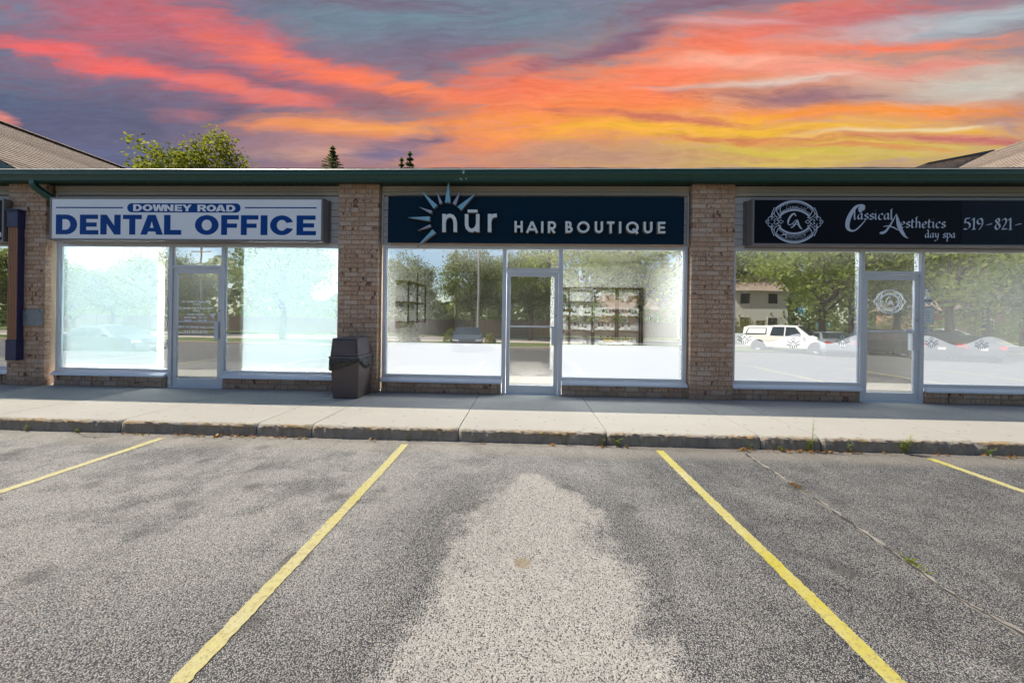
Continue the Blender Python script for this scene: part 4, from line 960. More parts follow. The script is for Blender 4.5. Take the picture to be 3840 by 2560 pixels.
# metal plaque
t = empty('wall_plaque', (-8.7, 0, 1.05), 'small scratched grey metal plaque on the left brick pier', 'plaque')
MB().box((-8.852, -.030, 1.056), (-8.505, -.004, 1.338)).build('plate', 'plaque', t, bevel=.006)
for x in (-8.82, -8.54):
    o = MB().lathe([(.001, 0), (.010, 0), (.008, .005), (.001, .006)], (0, 0, 0), 10).build('screw', 'dark_metal', None); o.rotation_euler = (R(90), 0, 0); o.location = (x, -.030, 1.312); par(o, t)

# dental windows: shades and door writing
def shade(u0, u1, vb, label):
    y = .235; a = pw(u0, 1200, y).x; b = pw(u1, 1200, y).x; zb = pw((u0+u1)/2, vb, y).z
    t = empty('roller_blind', ((a+b)/2, y, zb), label, 'blind', 'white window shades of the dental office')
    MB().box((a, y, zb+.03), (b, y+.0015, 2.62)).build('cloth', 'shade_cloth', t)
    MB().box((a, y-.006, zb), (b, y+.008, zb+.03)).build('bottom_bar', 'shade_cloth', t)
    o = MB().lathe([(.01, 0), (.03, 0), (.03, b-a), (.01, b-a)], (0, 0, 0), 12).build('roller', 'wall_white', None); o.rotation_euler = (0, R(90), 0); o.location = (a, y+.03, 2.64); par(o, t)
shade(224, 591, 1366, 'backlit white shade in the dental window left of the door')
shade(900, 1300, 1382, 'backlit white shade in the dental window right of the door')
U, ox = SHOPS['dental']
for xa in (ox-.60, ox+.80): MB().box((xa, .225, 0), (xa+.06, 4.5, 2.748)).build('baffle_wall', 'wall_white', U)  # unseen partitions added to hold the panel light behind the shades
yd = YF+.040
Zd = zp(600, 880, 2.306, yd)
t = empty('door_lettering', (ox+.1, yd, .9), 'white lettering with clinic hours on the glass of the dental office door', 'lettering')
for txt, u, v, h in (('Dr. Cynthia M. Reyla, DMD', 315, 585, 19), ('Dentist', 314, 606, 15), ('Dr. Jennifer May M. Reyla, DMD', 312, 641, 19), ('Dentist', 314, 663, 15), ('CLINIC HOURS', 308, 697, 19),
                     ('Tuesday -Friday    9AM - 6PM', 308, 721, 14), ('Saturday             9AM - 4PM', 308, 745, 14), ('NEW PATIENTS WELCOME', 310, 808, 23), ('519 829-3710', 308, 851, 30)):
    x, z = Zd(u, v); put(font_mesh(txt, h*1.32*mpp*3.1784/2.306*1.02, .0006, .0018, 'CENTER', 1.02), 'text_line', 'decal_white', (x, yd, z), t)
put(flat_mesh([zpts(lambda a, b: (Zd(a, b)[0]-ox, Zd(a, b)[1]), [(425, 680), (483, 681), (457, 726)])], .001), 'arrow_sticker', 'decal_white', (ox, yd, 0), t)
# hair boutique: frosted film on the lower glass
yfm = YF+.0335
def film(x0, x1, ztop, label, wave=False):
    n = 60; pts = [(x0, ZB+.002), (x1, ZB+.002)]
    for i in range(n+1):
        f_ = 1-i/n; x = x0+(x1-x0)*f_; z = ztop
        if wave: z += .075*math.sin((x-x0)/(x1-x0)*4*math.pi+1.2)
        pts.append((x, z))
    me = flat_mesh([pts], .001); o = put(me, 'frosted_film', 'frosted_clear' if wave else 'frosted', (0, yfm, 0), None); tag(o, label, 'window film', 'frosted film on the lower glass'); return o
zf = pw(1650, 1286, yfm).z
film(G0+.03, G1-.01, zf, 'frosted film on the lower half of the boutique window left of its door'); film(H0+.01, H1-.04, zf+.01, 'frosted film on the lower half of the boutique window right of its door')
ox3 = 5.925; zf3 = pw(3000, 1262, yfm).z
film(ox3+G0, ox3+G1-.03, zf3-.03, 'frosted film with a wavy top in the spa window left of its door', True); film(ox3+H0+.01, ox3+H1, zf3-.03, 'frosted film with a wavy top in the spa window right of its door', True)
def ornament(u, v, label):                 # dark scroll with a small crown on the frosted film
    t = MB(); Zo = zp(u, v, 1.0, yfm-.001); lay = 0
    for sg in (1, -1):
        for P, wd in (([(0, -14), (sg*8, -4), (sg*16, -10), (sg*26, -14)], 3.0), ([(sg*3, 14), (sg*5, 2), (sg*14, 0), (sg*24, -6)], 2.4), ([(sg*12, 12), (sg*12, 4), (sg*20, 2), (sg*28, -2)], 2.2), ([(0, -26), (sg*7, -18), (sg*3, -14)], 2.4)):
            lay += 1; ribbon(t, [Zo(*q) for q in catmull(P, 4)], wd*mpp*3.1784, yfm-.0022-.0002*lay, yfm-.002)
    tag(t.build('scroll_decal', 'ink_grey'), label, 'decal', 'dark scroll decals on the spa windows')
for u, v, l in ((2792, 1275, 'dark scroll decal at the left end of the spa window beside the brick pier'), (2975, 1292, 'dark scroll decal in the middle of the left spa window'), (3160, 1282, 'dark scroll decal in the left spa window beside the door frame'), (3492, 1290, 'dark scroll decal in the right spa window beside the door frame'), (3680, 1298, 'dark scroll decal in the middle of the right spa window')): ornament(u, v, l)
# spa door emblem, closed sign, price sheet, stickers
t = empty('door_emblem', (ox3+.1, yd, 1.5), 'white oval emblem decal on the glass of the spa door', 'decal')
Zq = zp(3260, 1040, 7.84, yd); c0 = Zq(603, 710); emblem(t, 'decal_white', c0[0], c0[1], (Zq(600, 360)[1]-Zq(600, 1065)[1])/2, yd, .8)
ya = YF+.030; Zc = zp(3440, 920, 2.9025, ya)
t = empty('closed_sign', (0, ya, 0), 'round white CLOSED sign hanging from a hook in the spa window', 'sign'); x, z = Zc(116, 603); rr = .5*abs(Zc(74, 600)[0]-Zc(157, 600)[0]); t.location = (x, ya, z-rr)
put(flat_mesh([arc(0, 0, rr, rr, 0, 350, 35)], .004), 'disc', 'paper', (x, ya, z), t)
put(font_mesh('CLOSED', rr*.62, .001, .001, 'CENTER', .86), 'lettering', 'ink', (x, ya-.004, z-rr*.20), t)
mb = MB(); xh, zh = Zc(118, 500)
for sg in (-1, 1): mb.tube([(x+sg*rr*.5, ya, z+rr*.85), (xh, ya, zh)], .002, 6)
mb.build('cord', 'decal_white', t); MB().lathe([(.002, -.02), (.016, -.015), (.018, .02), (.004, .03)], (xh, ya-.006, zh+.004), 10).build('hook', 'clear_lamp', t)
def sheet(name, Z, x0, x1, y0, y1, y, label, m='paper', lines=0, border=False, th=.0012):
    a, b, c2, d2 = zbox(Z, x0, x1, y0, y1); t = empty(name, ((a+b)/2, y, c2), label, 'notice')
    MB().box((a, y-th, c2), (b, y, d2)).build('sheet', m, t)
    for k in range(lines):
        zz = d2-(d2-c2)*(.2+.62*k/max(1, lines-1)); ww = (b-a)*random.uniform(.22, .34); MB().box(((a+b)/2-ww, y-th-.0004, zz), ((a+b)/2+ww*random.uniform(.6, 1), y-th-.0001, zz+.006)).build('text_line', 'ink_grey', t)
    if border:
        mb = MB(); cx, cz, hw, hh = (a+b)/2, (c2+d2)/2, (b-a)*.42, (d2-c2)*.44
        P = catmull([(cx-hw*.9, cz-hh), (cx, cz-hh*1.02), (cx+hw*.9, cz-hh), (cx+hw, cz-hh*.8), (cx+hw*.96, cz), (cx+hw, cz+hh*.8), (cx+hw*.9, cz+hh), (cx, cz+hh*1.02), (cx-hw*.9, cz+hh), (cx-hw, cz+hh*.8), (cx-hw*.96, cz), (cx-hw, cz-hh*.8), (cx-hw*.9, cz-hh)], 4)
        ribbon(mb, P, .005, y-th-.0004, y-th-.0001); mb.build('border', 'ink_grey', t)
    return t
sheet('price_sheet', Zc, 60, 177, 672, 856, ya, 'white price sheet with a thin curved border in the spa window', lines=8, border=True)
t = sheet('window_sticker', Zc, 56, 146, 902, 946, ya, 'small white sticker below the price sheet in the spa window', lines=2)
sheet('window_sticker', Zc, 56, 134, 886, 897, ya, 'thin blue sticker strip below the price sheet in the spa window', 'paper_blue')
Z8 = zp(2700, 880, 1.7816, ya)
sheet('door_sticker', zp(2700, 880, 1.7816, yd), 1238, 1288, 630, 648, yd-.0, 'small white sticker at the push bar of the spa door', lines=1); sheet('door_sticker', zp(2700, 880, 1.7816, yd), 1262, 1284, 474, 488, yd, 'tiny white label near the edge of the spa door glass')
for x0, x1, y0, y1, l in ((527, 572, 490, 545, 'pale blue note taped inside the left spa window'), (732, 742, 592, 620, 'narrow pale note low in the left spa window'), (658, 666, 590, 618, 'narrow pale slip low in the middle of the left spa window')):
    sheet('taped_note', Z8, x0, x1, y0, y1, YF+.056, l, 'paper_blue')
# OPEN tube sign in the boutique window
yo = .20; Zo = zp(2040, 880, 2.306, yo); x0, x1, z0, z1 = zbox(Zo, 228, 424, 469, 572)
t = empty('open_sign', ((x0+x1)/2, yo, z0), 'white outlined OPEN tube sign hanging in the boutique window', 'sign')
def rrect(x0, x1, z0, z1, r): return [(x1-r+r*math.cos(R(q)), z1-r+r*math.sin(R(q))) for q in range(0, 91, 18)]+[(x0+r+r*math.cos(R(q)), z1-r+r*math.sin(R(q))) for q in range(90, 181, 18)]+[(x0+r+r*math.cos(R(q)), z0+r+r*math.sin(R(q))) for q in range(180, 271, 18)]+[(x1-r+r*math.cos(R(q)), z0+r+r*math.sin(R(q))) for q in range(270, 361, 18)]
P = rrect(x0, x1, z0, z1, .03); mb = MB(); mb.tube([(p[0], yo, p[1]) for p in P+[P[0]]], .0075, 6); mb.build('border_tube', 'tube_white', t)
def tubes(strokes, rad):
    mb = MB()
    for s_ in strokes: mb.tube([(q[0], yo, q[1]) for q in zpts(Zo, s_)], rad, 6)
    mb.build('letter_tube', 'tube_white', t)
def oc(cx, cy, rx, ry): return [(cx+rx*math.cos(R(q)), cy+ry*math.sin(R(q))) for q in range(0, 361, 24)]
tubes([oc(263, 522, 15, 18)], .0095); tubes([[(291, 543), (291, 505), (308, 505), (317, 513), (308, 525), (293, 525)]], .0095)
tubes([[(354, 505), (330, 505), (330, 542), (354, 542)], [(330, 523), (350, 523)]], .0095); tubes([[(366, 543), (366, 505), (392, 542), (392, 503)]], .0095)
mb = MB(); mb.tube([(p[0], yo+.01, p[1]) for p in zpts(Zo, catmull([(424, 505), (430, 560), (428, 640), (424, 720), (434, 770), (420, 845)], 4))], .0035, 5); mb.build('power_cord', 'decal_white', t)
# boutique interior
U2, _ = SHOPS['hair']
MB().box((.62, 3.35, 0), (2.94, 3.42, 2.74)).build('partition_wall', 'wall_white', U2)
ysh = 3.1; Zi = zp(2040, 880, 2.306, ysh)
t = empty('display_shelf', (1.9, ysh, 0), 'tall black metal display shelf with bottles behind the boutique window', 'shelf')
up = [Zi(u, 600)[0] for u in (160, 225, 432, 640, 850)]; shz = [Zi(400, v)[1] for v in (458, 576, 708, 832)]
for x in up:
    MB().box((x-.018, ysh-.02, .02), (x+.018, ysh+.02, shz[0]+.02)).build('upright', 'black_steel', t); MB().box((x-.018, ysh+.20, .02), (x+.018, ysh+.23, shz[0]+.02)).build('upright', 'black_steel', t)
for z in shz+[.35]: MB().box((up[0]-.02, ysh-.025, z-.014), (up[-1]+.02, ysh+.235, z+.012)).build('shelf_board', 'shelf_wood', t)
plain('bottle_dark', (.018, .016, .016), .3); plain('bottle_amber', (.16, .06, .015), .25); plain('bottle_white', (.7, .7, .66), .4); plain('bottle_gold', (.45, .30, .05), .35)
bm = {}
def bottle(x, y, z, kind, h, r, label):
    key = (kind, round(h, 2))
    t = empty('bottle', (x, y, z), label, 'bottle', 'hair product bottles')
    if key not in bm:
        b_ = MB().lathe([(.001, 0), (r, 0), (r, h*.68), (r*.9, h*.70), (r*.35, h*.76), (r*.35, h*.80)], (0, 0, 0), 10).build('body', kind, None)
        c_ = MB().lathe([(.001, h*.80), (r*.5, h*.80), (r*.5, h), (.001, h)], (0, 0, 0), 8).build('cap', 'bottle_dark', None)
        l_ = MB().lathe([(r*1.01, h*.12), (r*1.02, h*.13), (r*1.02, h*.50), (r*1.01, h*.51)], (0, 0, 0), 10).build('label_band', 'bottle_white', None)
        bm[key] = (b_.data, c_.data, l_.data); parts = [b_, c_, l_]
    else: parts = [link(bpy.data.objects.new(n_, d_)) for n_, d_ in zip(('body', 'cap', 'label_band'), bm[key])]
    for p in parts: p.parent = t
SZ = {.12: 'short', .16: 'medium', .2: 'tall'}; KN = {'bottle_dark': 'black', 'bottle_amber': 'amber', 'bottle_white': 'white', 'bottle_gold': 'gold'}; BN = ('nearest the door', 'second from the door', 'third from the door', 'farthest from the door')
rb = random.Random(4); kinds = ['bottle_dark', 'bottle_dark', 'bottle_dark', 'bottle_amber', 'bottle_gold']
for si, (zz, name) in enumerate(((shz[2], 'upper'), (shz[3], 'lower'))):
    for bi in range(4):
        x = up[bi]+.06
        while x < up[bi+1]-.05:
            if rb.random() < .8:
                k = rb.choice(kinds); h = rb.choice((.12, .16, .2)); bottle(x, ysh+rb.uniform(.03, .10), zz+.012, k, h, .034, f'{SZ[h]} {KN[k]} bottle on the {name} tier, shelf bay {BN[bi]}')
            x += rb.uniform(.07, .10)
for i, (a, w_, h_, m_) in enumerate(((Zi(175, 570)[0], .10, .16, 'bottle_dark'), (Zi(475, 570)[0], .16, .13, 'shelf_wood'), (Zi(575, 570)[0], .2, .16, 'black_steel'), (Zi(790, 570)[0], .24, .15, 'shelf_wood'))):
    tag(MB().box((a-w_/2, ysh+.03, shz[1]+.0125), (a+w_/2, ysh+.15, shz[1]+.0125+h_)).build('gift_box', m_, None, bevel=.004), ('first', 'second', 'third', 'fourth')[i]+' dark box from the left on the top tier of the display shelf', 'box', 'boxes on the display shelf')
yc = 1.6; Zk = zp(2040, 880, 2.306, yc)
a, b = Zk(490, 955)[0], Zk(750, 955)[0]; zc = Zk(600, 957)[1]
t = empty('low_counter', ((a+b)/2, yc, 0), 'low white counter below the display shelf in the boutique', 'counter')
MB().box((a-.1, yc-.15, zc-.04), (b+.1, yc+.2, zc)).build('top', 'wall_white', t); MB().box((a-.06, yc-.12, .01), (b+.06, yc+.18, zc-.041)).build('body', 'wall_white', t)
for i in range(13): k, h = rb.choice(kinds), rb.choice((.16, .2)); bottle(a+(b-a)*i/12, yc+rb.uniform(-.06, .06), zc, k, h, .028, f'{SZ[h]} {KN[k]} bottle standing on the low counter in the boutique')
# framed tree picture on the right wall of the boutique
yq0, yq1 = .34, .80; xq = 2.948; zq0, zq1 = 1.42, 2.06
t = empty('framed_picture', (xq, (yq0+yq1)/2, zq0), 'framed picture of a dark tree on the right wall of the boutique', 'picture')
MB().box((xq-.03, yq0, zq0), (xq, yq0+.03, zq1)).box((xq-.03, yq1-.03, zq0), (xq, yq1, zq1)).box((xq-.03, yq0+.03, zq0), (xq, yq1-.03, zq0+.03)).box((xq-.03, yq0+.03, zq1-.03), (xq, yq1-.03, zq1)).build('frame', 'black_steel', t)
MB().box((xq-.012, yq0+.03, zq0+.03), (xq-.004, yq1-.03, zq1-.03)).build('print', 'wall_white', t)
mb = MB(); yc0 = (yq0+yq1)/2
for i in range(46):
    ang = rb.uniform(0, 6.28); q = rb.random()**.5; cy_, cz_ = yc0+.12*q*math.cos(ang), zq0+.40+.15*q*math.sin(ang); s_ = rb.uniform(.015, .035)
    mb.add([(xq-.0135-.00005*i, cy_+s_*math.cos(k*1.2566), cz_+s_*math.sin(k*1.2566)) for k in range(5)], [(4, 3, 2, 1, 0)])
mb.add([(xq-.0135, yc0-.02, zq0+.3), (xq-.0135, yc0+.02, zq0+.3), (xq-.0135, yc0+.07, zq0+.07), (xq-.0135, yc0-.07, zq0+.07)], [(0, 1, 2, 3)])
mb.build('tree_print', 'picture_dark', t)
# wall shelves at the left of the boutique
t = empty('wall_shelf', (-2.8, 2.6, 1.1), 'black framed wall shelf inside the left boutique window', 'shelf')
for y in (1.9, 2.6, 3.3): MB().box((-2.62, y, 1.15), (-2.59, y+.03, 2.35 if y == 2.6 else 2.1)).build('upright', 'black_steel', t)
for z in (1.17, 1.62, 2.08): MB().box((-2.88, 1.9, z), (-2.58, 3.33, z+.025)).build('shelf_board', 'shelf_wood', t)
for i, (y, z) in enumerate(((2.0, 1.196), (2.2, 1.196), (2.9, 1.196), (2.4, 1.646), (3.1, 1.646))): bottle(-2.7, y, z, 'bottle_white', .2, .03, ('lower tier, nearest the glass', 'lower tier, second from the glass', 'lower tier, at the far end', 'upper tier, nearest the glass', 'upper tier, at the far end')[i]+': white bottle on the black wall shelf')

# ------------------------------------------------------------------ plants
def leaf_quads(cent, dirs, size, asp=.62):
    n = len(cent); a = RNG.normal(size=(n, 3)); a /= np.linalg.norm(a, axis=1)[:, None]
    d = dirs+RNG.normal(size=(n, 3))*.9; d /= np.linalg.norm(d, axis=1)[:, None]
    b = np.cross(a, d); b /= np.linalg.norm(b, axis=1)[:, None]+1e-9; s_ = (size*RNG.uniform(.6, 1.3, n))[:, None]
    a2 = np.cross(b, d)
    P = np.stack([cent-a2*s_*.5, cent+b*s_*asp*.5, cent+a2*s_*.5, cent-b*s_*asp*.5], 1).reshape(-1, 3); return P
def quad_mesh(name, P, m):
    n = len(P)//4; me = bpy.data.meshes.new(name); me.vertices.add(len(P)); me.vertices.foreach_set('co', P.astype(np.float32).ravel())
    me.loops.add(n*4); me.loops.foreach_set('vertex_index', np.arange(n*4, dtype=np.int32)); me.polygons.add(n)
    me.polygons.foreach_set('loop_start', np.arange(0, n*4, 4, dtype=np.int32)); me.polygons.foreach_set('loop_total', np.full(n, 4, np.int32))
    me.update(); me.validate(); me.materials.append(MATS[m]); return me
def crown_mesh(name, m, nclump, per, rx, rz, zc, leaf, spread, top=1.0):
    cs = []; 
    while len(cs) < nclump:
        q = RNG.normal(size=3); q /= np.linalg.norm(q); r = RNG.uniform(.45, 1.0)**.6
        bump = 1+.22*math.sin(q[0]*5+1)*math.sin(q[1]*4+2)+.14*math.sin(q[2]*7+q[0]*6); k = (1.0 if q[2] > -.35 else .75)
        cs.append(np.array([q[0]*rx*r*bump*k, q[1]*rx*r*bump*k, zc+q[2]*rz*r*bump]))
    cs = np.array(cs); cent = np.repeat(cs, per, 0)+RNG.normal(size=(nclump*per, 3))*spread*np.array([1, 1, .7])
    dirs = cent-np.array([0, 0, zc]); dirs /= np.linalg.norm(dirs, axis=1)[:, None]+1e-6; dirs[:, 2] += .5
    return quad_mesh(name, leaf_quads(cent, dirs, np.full(len(cent), leaf)), m), cs
def trunk_mesh(h, r, cs, zc):
    mb = MB(); mb.tube([(0, 0, -.2), (.05, .03, h*.3), (-.04, .05, h*.6), (.03, 0, h*.92)], [r*1.25, r, r*.75, r*.25], 9)
    idx = np.linspace(0, len(cs)-1, 16).astype(int)
    for i in idx:
        c_ = cs[i]; z0 = h*random.uniform(.3, .7); m_ = np.array([c_[0]*.45, c_[1]*.45, (z0+c_[2])/2+.1])
        mb.tube([(0, 0, z0), tuple(m_), tuple(c_)], [r*.42, r*.25, r*.06], 6)
    me = bpy.data.meshes.new('trunk'); me.from_pydata(mb.v, [], mb.f); me.materials.append(MATS['trunk']); return me
def conifer_mesh(h, r, m, n=7000, leaf=.28, blunt=False):
    t_ = RNG.uniform(0, 1, n)**(.6 if not blunt else .8); z = h*(1-t_)
    lay = np.floor(z/.42)*.42; rad = r*(t_**.85 if not blunt else np.minimum(1, t_*3))*RNG.uniform(.25, 1.0, n)**.5; az = RNG.uniform(0, 6.283, n)
    rad *= 1+.25*np.sin(az*5+lay*3); cent = np.stack([rad*np.cos(az), rad*np.sin(az), np.maximum(.2, lay+.2*(1-rad/r)-.35*rad+RNG.normal(size=n)*.05)], 1)
    d = np.stack([np.cos(az), np.sin(az), np.full(n, .5)], 1)
    return quad_mesh('crown', leaf_quads(cent, d, np.full(n, leaf), .3), m)
TREES = {}
def proto(key, *a):
    if key == 'spruce': TREES[key] = (conifer_mesh(10, 2.2, 'needle'), 'c'); return
    me, cs = crown_mesh('crown', a[0], *a[1:]); TREES[key] = (me, trunk_mesh(a[5]+a[4]*.3, .2, cs, a[5]))
proto('green', 'leaf_green', 230, 60, 3.4, 3.1, 5.6, .24, .42); proto('pale', 'leaf_pale', 125, 44, 3.8, 2.8, 5.4, .26, .42); proto('spruce')
TREES['trunkc'] = None
tm = MB().tube([(0, 0, -.3), (0, 0, 4), (0, 0, 9.6)], [.2, .13, .03], 8); tme = bpy.data.meshes.new('trunk'); tme.from_pydata(tm.v, [], tm.f); tme.materials.append(MATS['trunk'])
def tree(kind, x, y, z, s, label, group, sz=None, rz=None):
    t = empty('spruce_tree' if kind == 'spruce' else 'leafy_tree', (x, y, z), label, 'tree', group, rz=random.uniform(0, 6) if rz is None else rz); t.scale = (s, s, sz or s)
    cr, tr = TREES[kind]
    for n_, d_ in (('crown', cr), ('trunk', tme if tr == 'c' else tr)):
        o = link(bpy.data.objects.new(n_, d_)); o.parent = t
    return t
# trees behind the roof, seen directly
me, cs = crown_mesh('crown', 'leaf_maple', 700, 90, 4.0, 3.7, 8.2, .19, .32); TREES['maple'] = (me, trunk_mesh(9, .24, cs, 8.2))
p = pw(700, 600, 15); tree('maple', p.x+1.3, 15, -.9, .96, 'sunlit yellow-green maple rising behind the roof at the left', 'trees behind the roof', rz=.6)
ztop = pw(705, 512, 15).z; bpy.data.objects['leafy_tree'].location.z = ztop-12.9; bpy.data.objects['leafy_tree'].scale.z = 1.0
def needle_crown(h, r, n, leaf, whorls, m='needle'):       # upper part of a conifer: tiers of drooping, needle-clad boughs
    P = []; D = []
    for k in range(whorls):
        z = h*(1-(k+.15)/whorls); L = r*((k+.5)/whorls)**.8; nb = 7
        for b in range(nb):
            az = 6.283*(b+.5*(k % 2))/nb+RNG.normal()*.2; Lb = L*RNG.uniform(.7, 1.12); d = np.array([math.cos(az), math.sin(az), 0])
            q = int(n/(whorls*nb)); f = RNG.uniform(0, 1, q)**.8; c_ = d[None]*(f*Lb)[:, None]; c_[:, 2] = z+f*Lb*.18-(f*Lb)**2*.10
            c_ += RNG.normal(size=(q, 3))*np.array([.10, .10, .06])*(1.15-f)[:, None]; P.append(c_); D.append(np.tile(d*.8+np.array([0, 0, .9]), (q, 1)))
    t_ = np.stack([RNG.normal(size=300)*.04, RNG.normal(size=300)*.04, h*(1-RNG.uniform(-.05, .25, 300))], 1); P.append(t_); D.append(np.tile([0, 0, 1.], (300, 1)))
    P = np.concatenate(P); D = np.concatenate(D); return quad_mesh('crown', leaf_quads(P, D, np.full(len(P), leaf), .28), m)
tk = MB().tube([(0, 0, -14), (0, 0, 2), (0, 0, 4.9)], [.25, .1, .02], 8); tkm = bpy.data.meshes.new('trunk'); tkm.from_pydata(tk.v, [], tk.f); tkm.materials.append(MATS['trunk'])
def conifer_top(u, v, me, label, s_=1.0, h=5.0):
    p = pw(u, v, 33); t = empty('fir_tree', (p.x, 33, p.z-h*s_), label, 'tree', 'trees behind the roof'); t.scale = (s_, s_, s_)
    for n_, d_ in (('crown', me), ('trunk', tkm)):
        o = link(bpy.data.objects.new(n_, d_)); o.parent = t
conifer_top(1248, 556, needle_crown(5, 2.3, 9000, .20, 13), 'pointed dark fir top above the roof left of the sunburst sign')
conifer_top(1537, 576, needle_crown(5, 1.5, 7000, .20, 9), 'narrow dark conifer top above the roof behind the sunburst sign')
conifer_top(1506, 598, needle_crown(5, 1.0, 4000, .20, 9), 'smallest conifer tip just left of the one above the sunburst sign')
# weeds in the kerb joint
def weed(x, y, z, h, n, label, spread=.5, tall=False, m='weed_green', lw=.012):
    t = empty('weed', (x, y, z), label, 'weed', 'weeds along the kerb'); rg = np.random.default_rng(int(abs(x*1000))+n)
    st_ = MB(); lf = MB()
    for k in range(n):
        az = rg.uniform(0, 6.28); L = h*rg.uniform(.6, 1.0); lean = spread*rg.uniform(.3, 1)
        P = [Vector((x, y, z-.01)), Vector((x+math.cos(az)*L*lean*.35, y-abs(math.sin(az))*L*lean*.3, z+L*.6)), Vector((x+math.cos(az)*L*lean*.8, y-abs(math.sin(az))*L*lean*.6, z+L))]
        st_.tube(P, [.0022, .0016, .0008], 5)
        for j in range(7 if tall else 5):
            f_ = .25+.75*j/(6 if tall else 4); b = P[0].lerp(P[1], f_*2) if f_ < .5 else P[1].lerp(P[2], f_*2-1); a2 = rg.uniform(0, 6.28); ll = lw*(3.2 if not tall else 1.6)*rg.uniform(.7, 1.2)
            d = Vector((math.cos(a2), -abs(math.sin(a2))*.8, .35)).normalized(); q = d.cross(Vector((0, 0, 1))).normalized()*lw*.55
            lf.add([b, b+d*ll*.5+q, b+d*ll, b+d*ll*.5-q], [(0, 1, 2, 3)])
    st_.build('stem', m, t); lf.build('leaves', m, t); return t
for u, v, h, n, l, kw in ((115, 1612, .07, 3, 'tiny pale weed at the kerb below the left brick pier', {}), (283, 1622, .04, 3, 'tiny flat weed at the kerb crack left of the first joint', {}), (1525, 1652, .09, 2, 'thin weed where the yellow line left of centre meets the kerb', {'tall': True}), (2113, 1668, .13, 3, 'slender weed at the kerb below the boutique door', {'tall': True}),
                       (2262, 1676, .09, 4, 'leafy weed just left of the kerb joint right of centre', {}), (2315, 1677, .09, 4, 'broad leaved weed just right of the kerb joint right of centre', {'lw': .018}), (2816, 1688, .07, 3, 'small weed near the kerb below the right brick pier', {}), (2923, 1690, .05, 3, 'very small weed on the asphalt edge right of the right brick pier', {}),
                       (3040, 1696, .18, 7, 'bushy weed patch in the kerb below the left spa window', {'tall': True, 'spread': .7}), (3056, 1696, .42, 2, 'tall spindly weed rising above the kerb below the spa', {'tall': True, 'spread': .12, 'lw': .022}), (3198, 1702, .12, 3, 'weed standing alone at the kerb left of the spa door', {}), (3418, 1710, .21, 9, 'bright green spiky weed at the kerb below the spa door', {'lw': .02, 'spread': .6}), (3735, 1718, .10, 4, 'low weed at the kerb near the right edge', {'spread': 1.0})):
    p = pg(u, v, ZL); weed(p.x, -1.965, ZL, h, n, l, **kw)
p = pg(3420, 2110, ZL)
for i, (u, v, l) in enumerate(((3420, 2112, 'bright green grass tuft growing in the asphalt crack at the right'), (2985, 1826, 'dry brownish tuft in the asphalt crack near the kerb'))):
    p = pg(u, v, ZL); mb = MB(); t = empty('grass_tuft', p, l, 'grass tuft', 'tufts in the asphalt crack')
    for k in range(34):
        a = random.uniform(0, 6.28); L = random.uniform(.02, .05); bx = p.x+random.gauss(0, .012); by = p.y+random.gauss(0, .05); d = Vector((math.cos(a), math.sin(a), 0)); q = Vector((-d.y, d.x, 0))*.003
        b = Vector((bx, by, ZL+.002)); mb.add([b-q, b+q, b+d*L*.6+Vector((0, 0, L*.5)), b+d*L+Vector((0, 0, L*.55))], [(0, 1, 2, 3)])
    mb.build('blades', 'weed_green' if i == 0 else 'dead_leaf', t)
# dry leaf litter against the kerb
mb = MB()
for u, n, w_ in ((480, 10, .10), (700, 22, .09), (800, 14, .05), (890, 18, .10), (985, 6, .08), (1030, 3, .02), (1095, 18, .12), (1390, 4, .05), (1800, 5, .03), (2065, 5, .04), (2255, 6, .05), (2350, 3, .03), (2790, 14, .10), (2960, 8, .08), (3050, 40, .22), (3230, 5, .08), (3330, 5, .1), (3540, 4, .05), (3790, 14, .10)):
    p = pg(u, 1625+u*.0247, ZL)
    for k in range(n):
        x = p.x+random.gauss(0, w_); y = -1.985-abs(random.gauss(0, .03)); s_ = random.uniform(.016, .038); a = random.uniform(0, 6.28); d = Vector((math.cos(a), math.sin(a)*.7, random.uniform(-.1, .7)))*s_; q = Vector((-math.sin(a), math.cos(a)*.6, random.uniform(0, .5)))*s_*.5; c_ = Vector((x, y, ZL+.012+random.random()*.012))
        mb.add([c_-d, c_+q, c_+d, c_-q], [(0, 1, 2, 3)])
tag(mb.build('leaf_litter', 'dead_leaf'), 'dry orange and brown leaves gathered along the foot of the kerb', 'leaf litter', kind='stuff')
mb = MB()
for k in range(70):
    x = random.uniform(-7, 7); y = random.uniform(-1.99, -1.96) if k < 40 else random.uniform(-2.0, -2.2); s_ = random.uniform(.004, .011); mb.hexa([(x-s_, y-s_*.7, ZL), (x+s_, y-s_*.5, ZL), (x+s_*.8, y+s_*.7, ZL), (x-s_*.7, y+s_*.6, ZL)], [(x-s_*.6, y-s_*.4, ZL+s_*.8), (x+s_*.5, y-s_*.3, ZL+s_*.7), (x+s_*.4, y+s_*.4, ZL+s_*.8), (x-s_*.4, y+s_*.3, ZL+s_*.7)])
tag(mb.build('loose_gravel', 'far_walk'), 'small loose stones and crumbs along the kerb gutter line', 'gravel', kind='stuff')

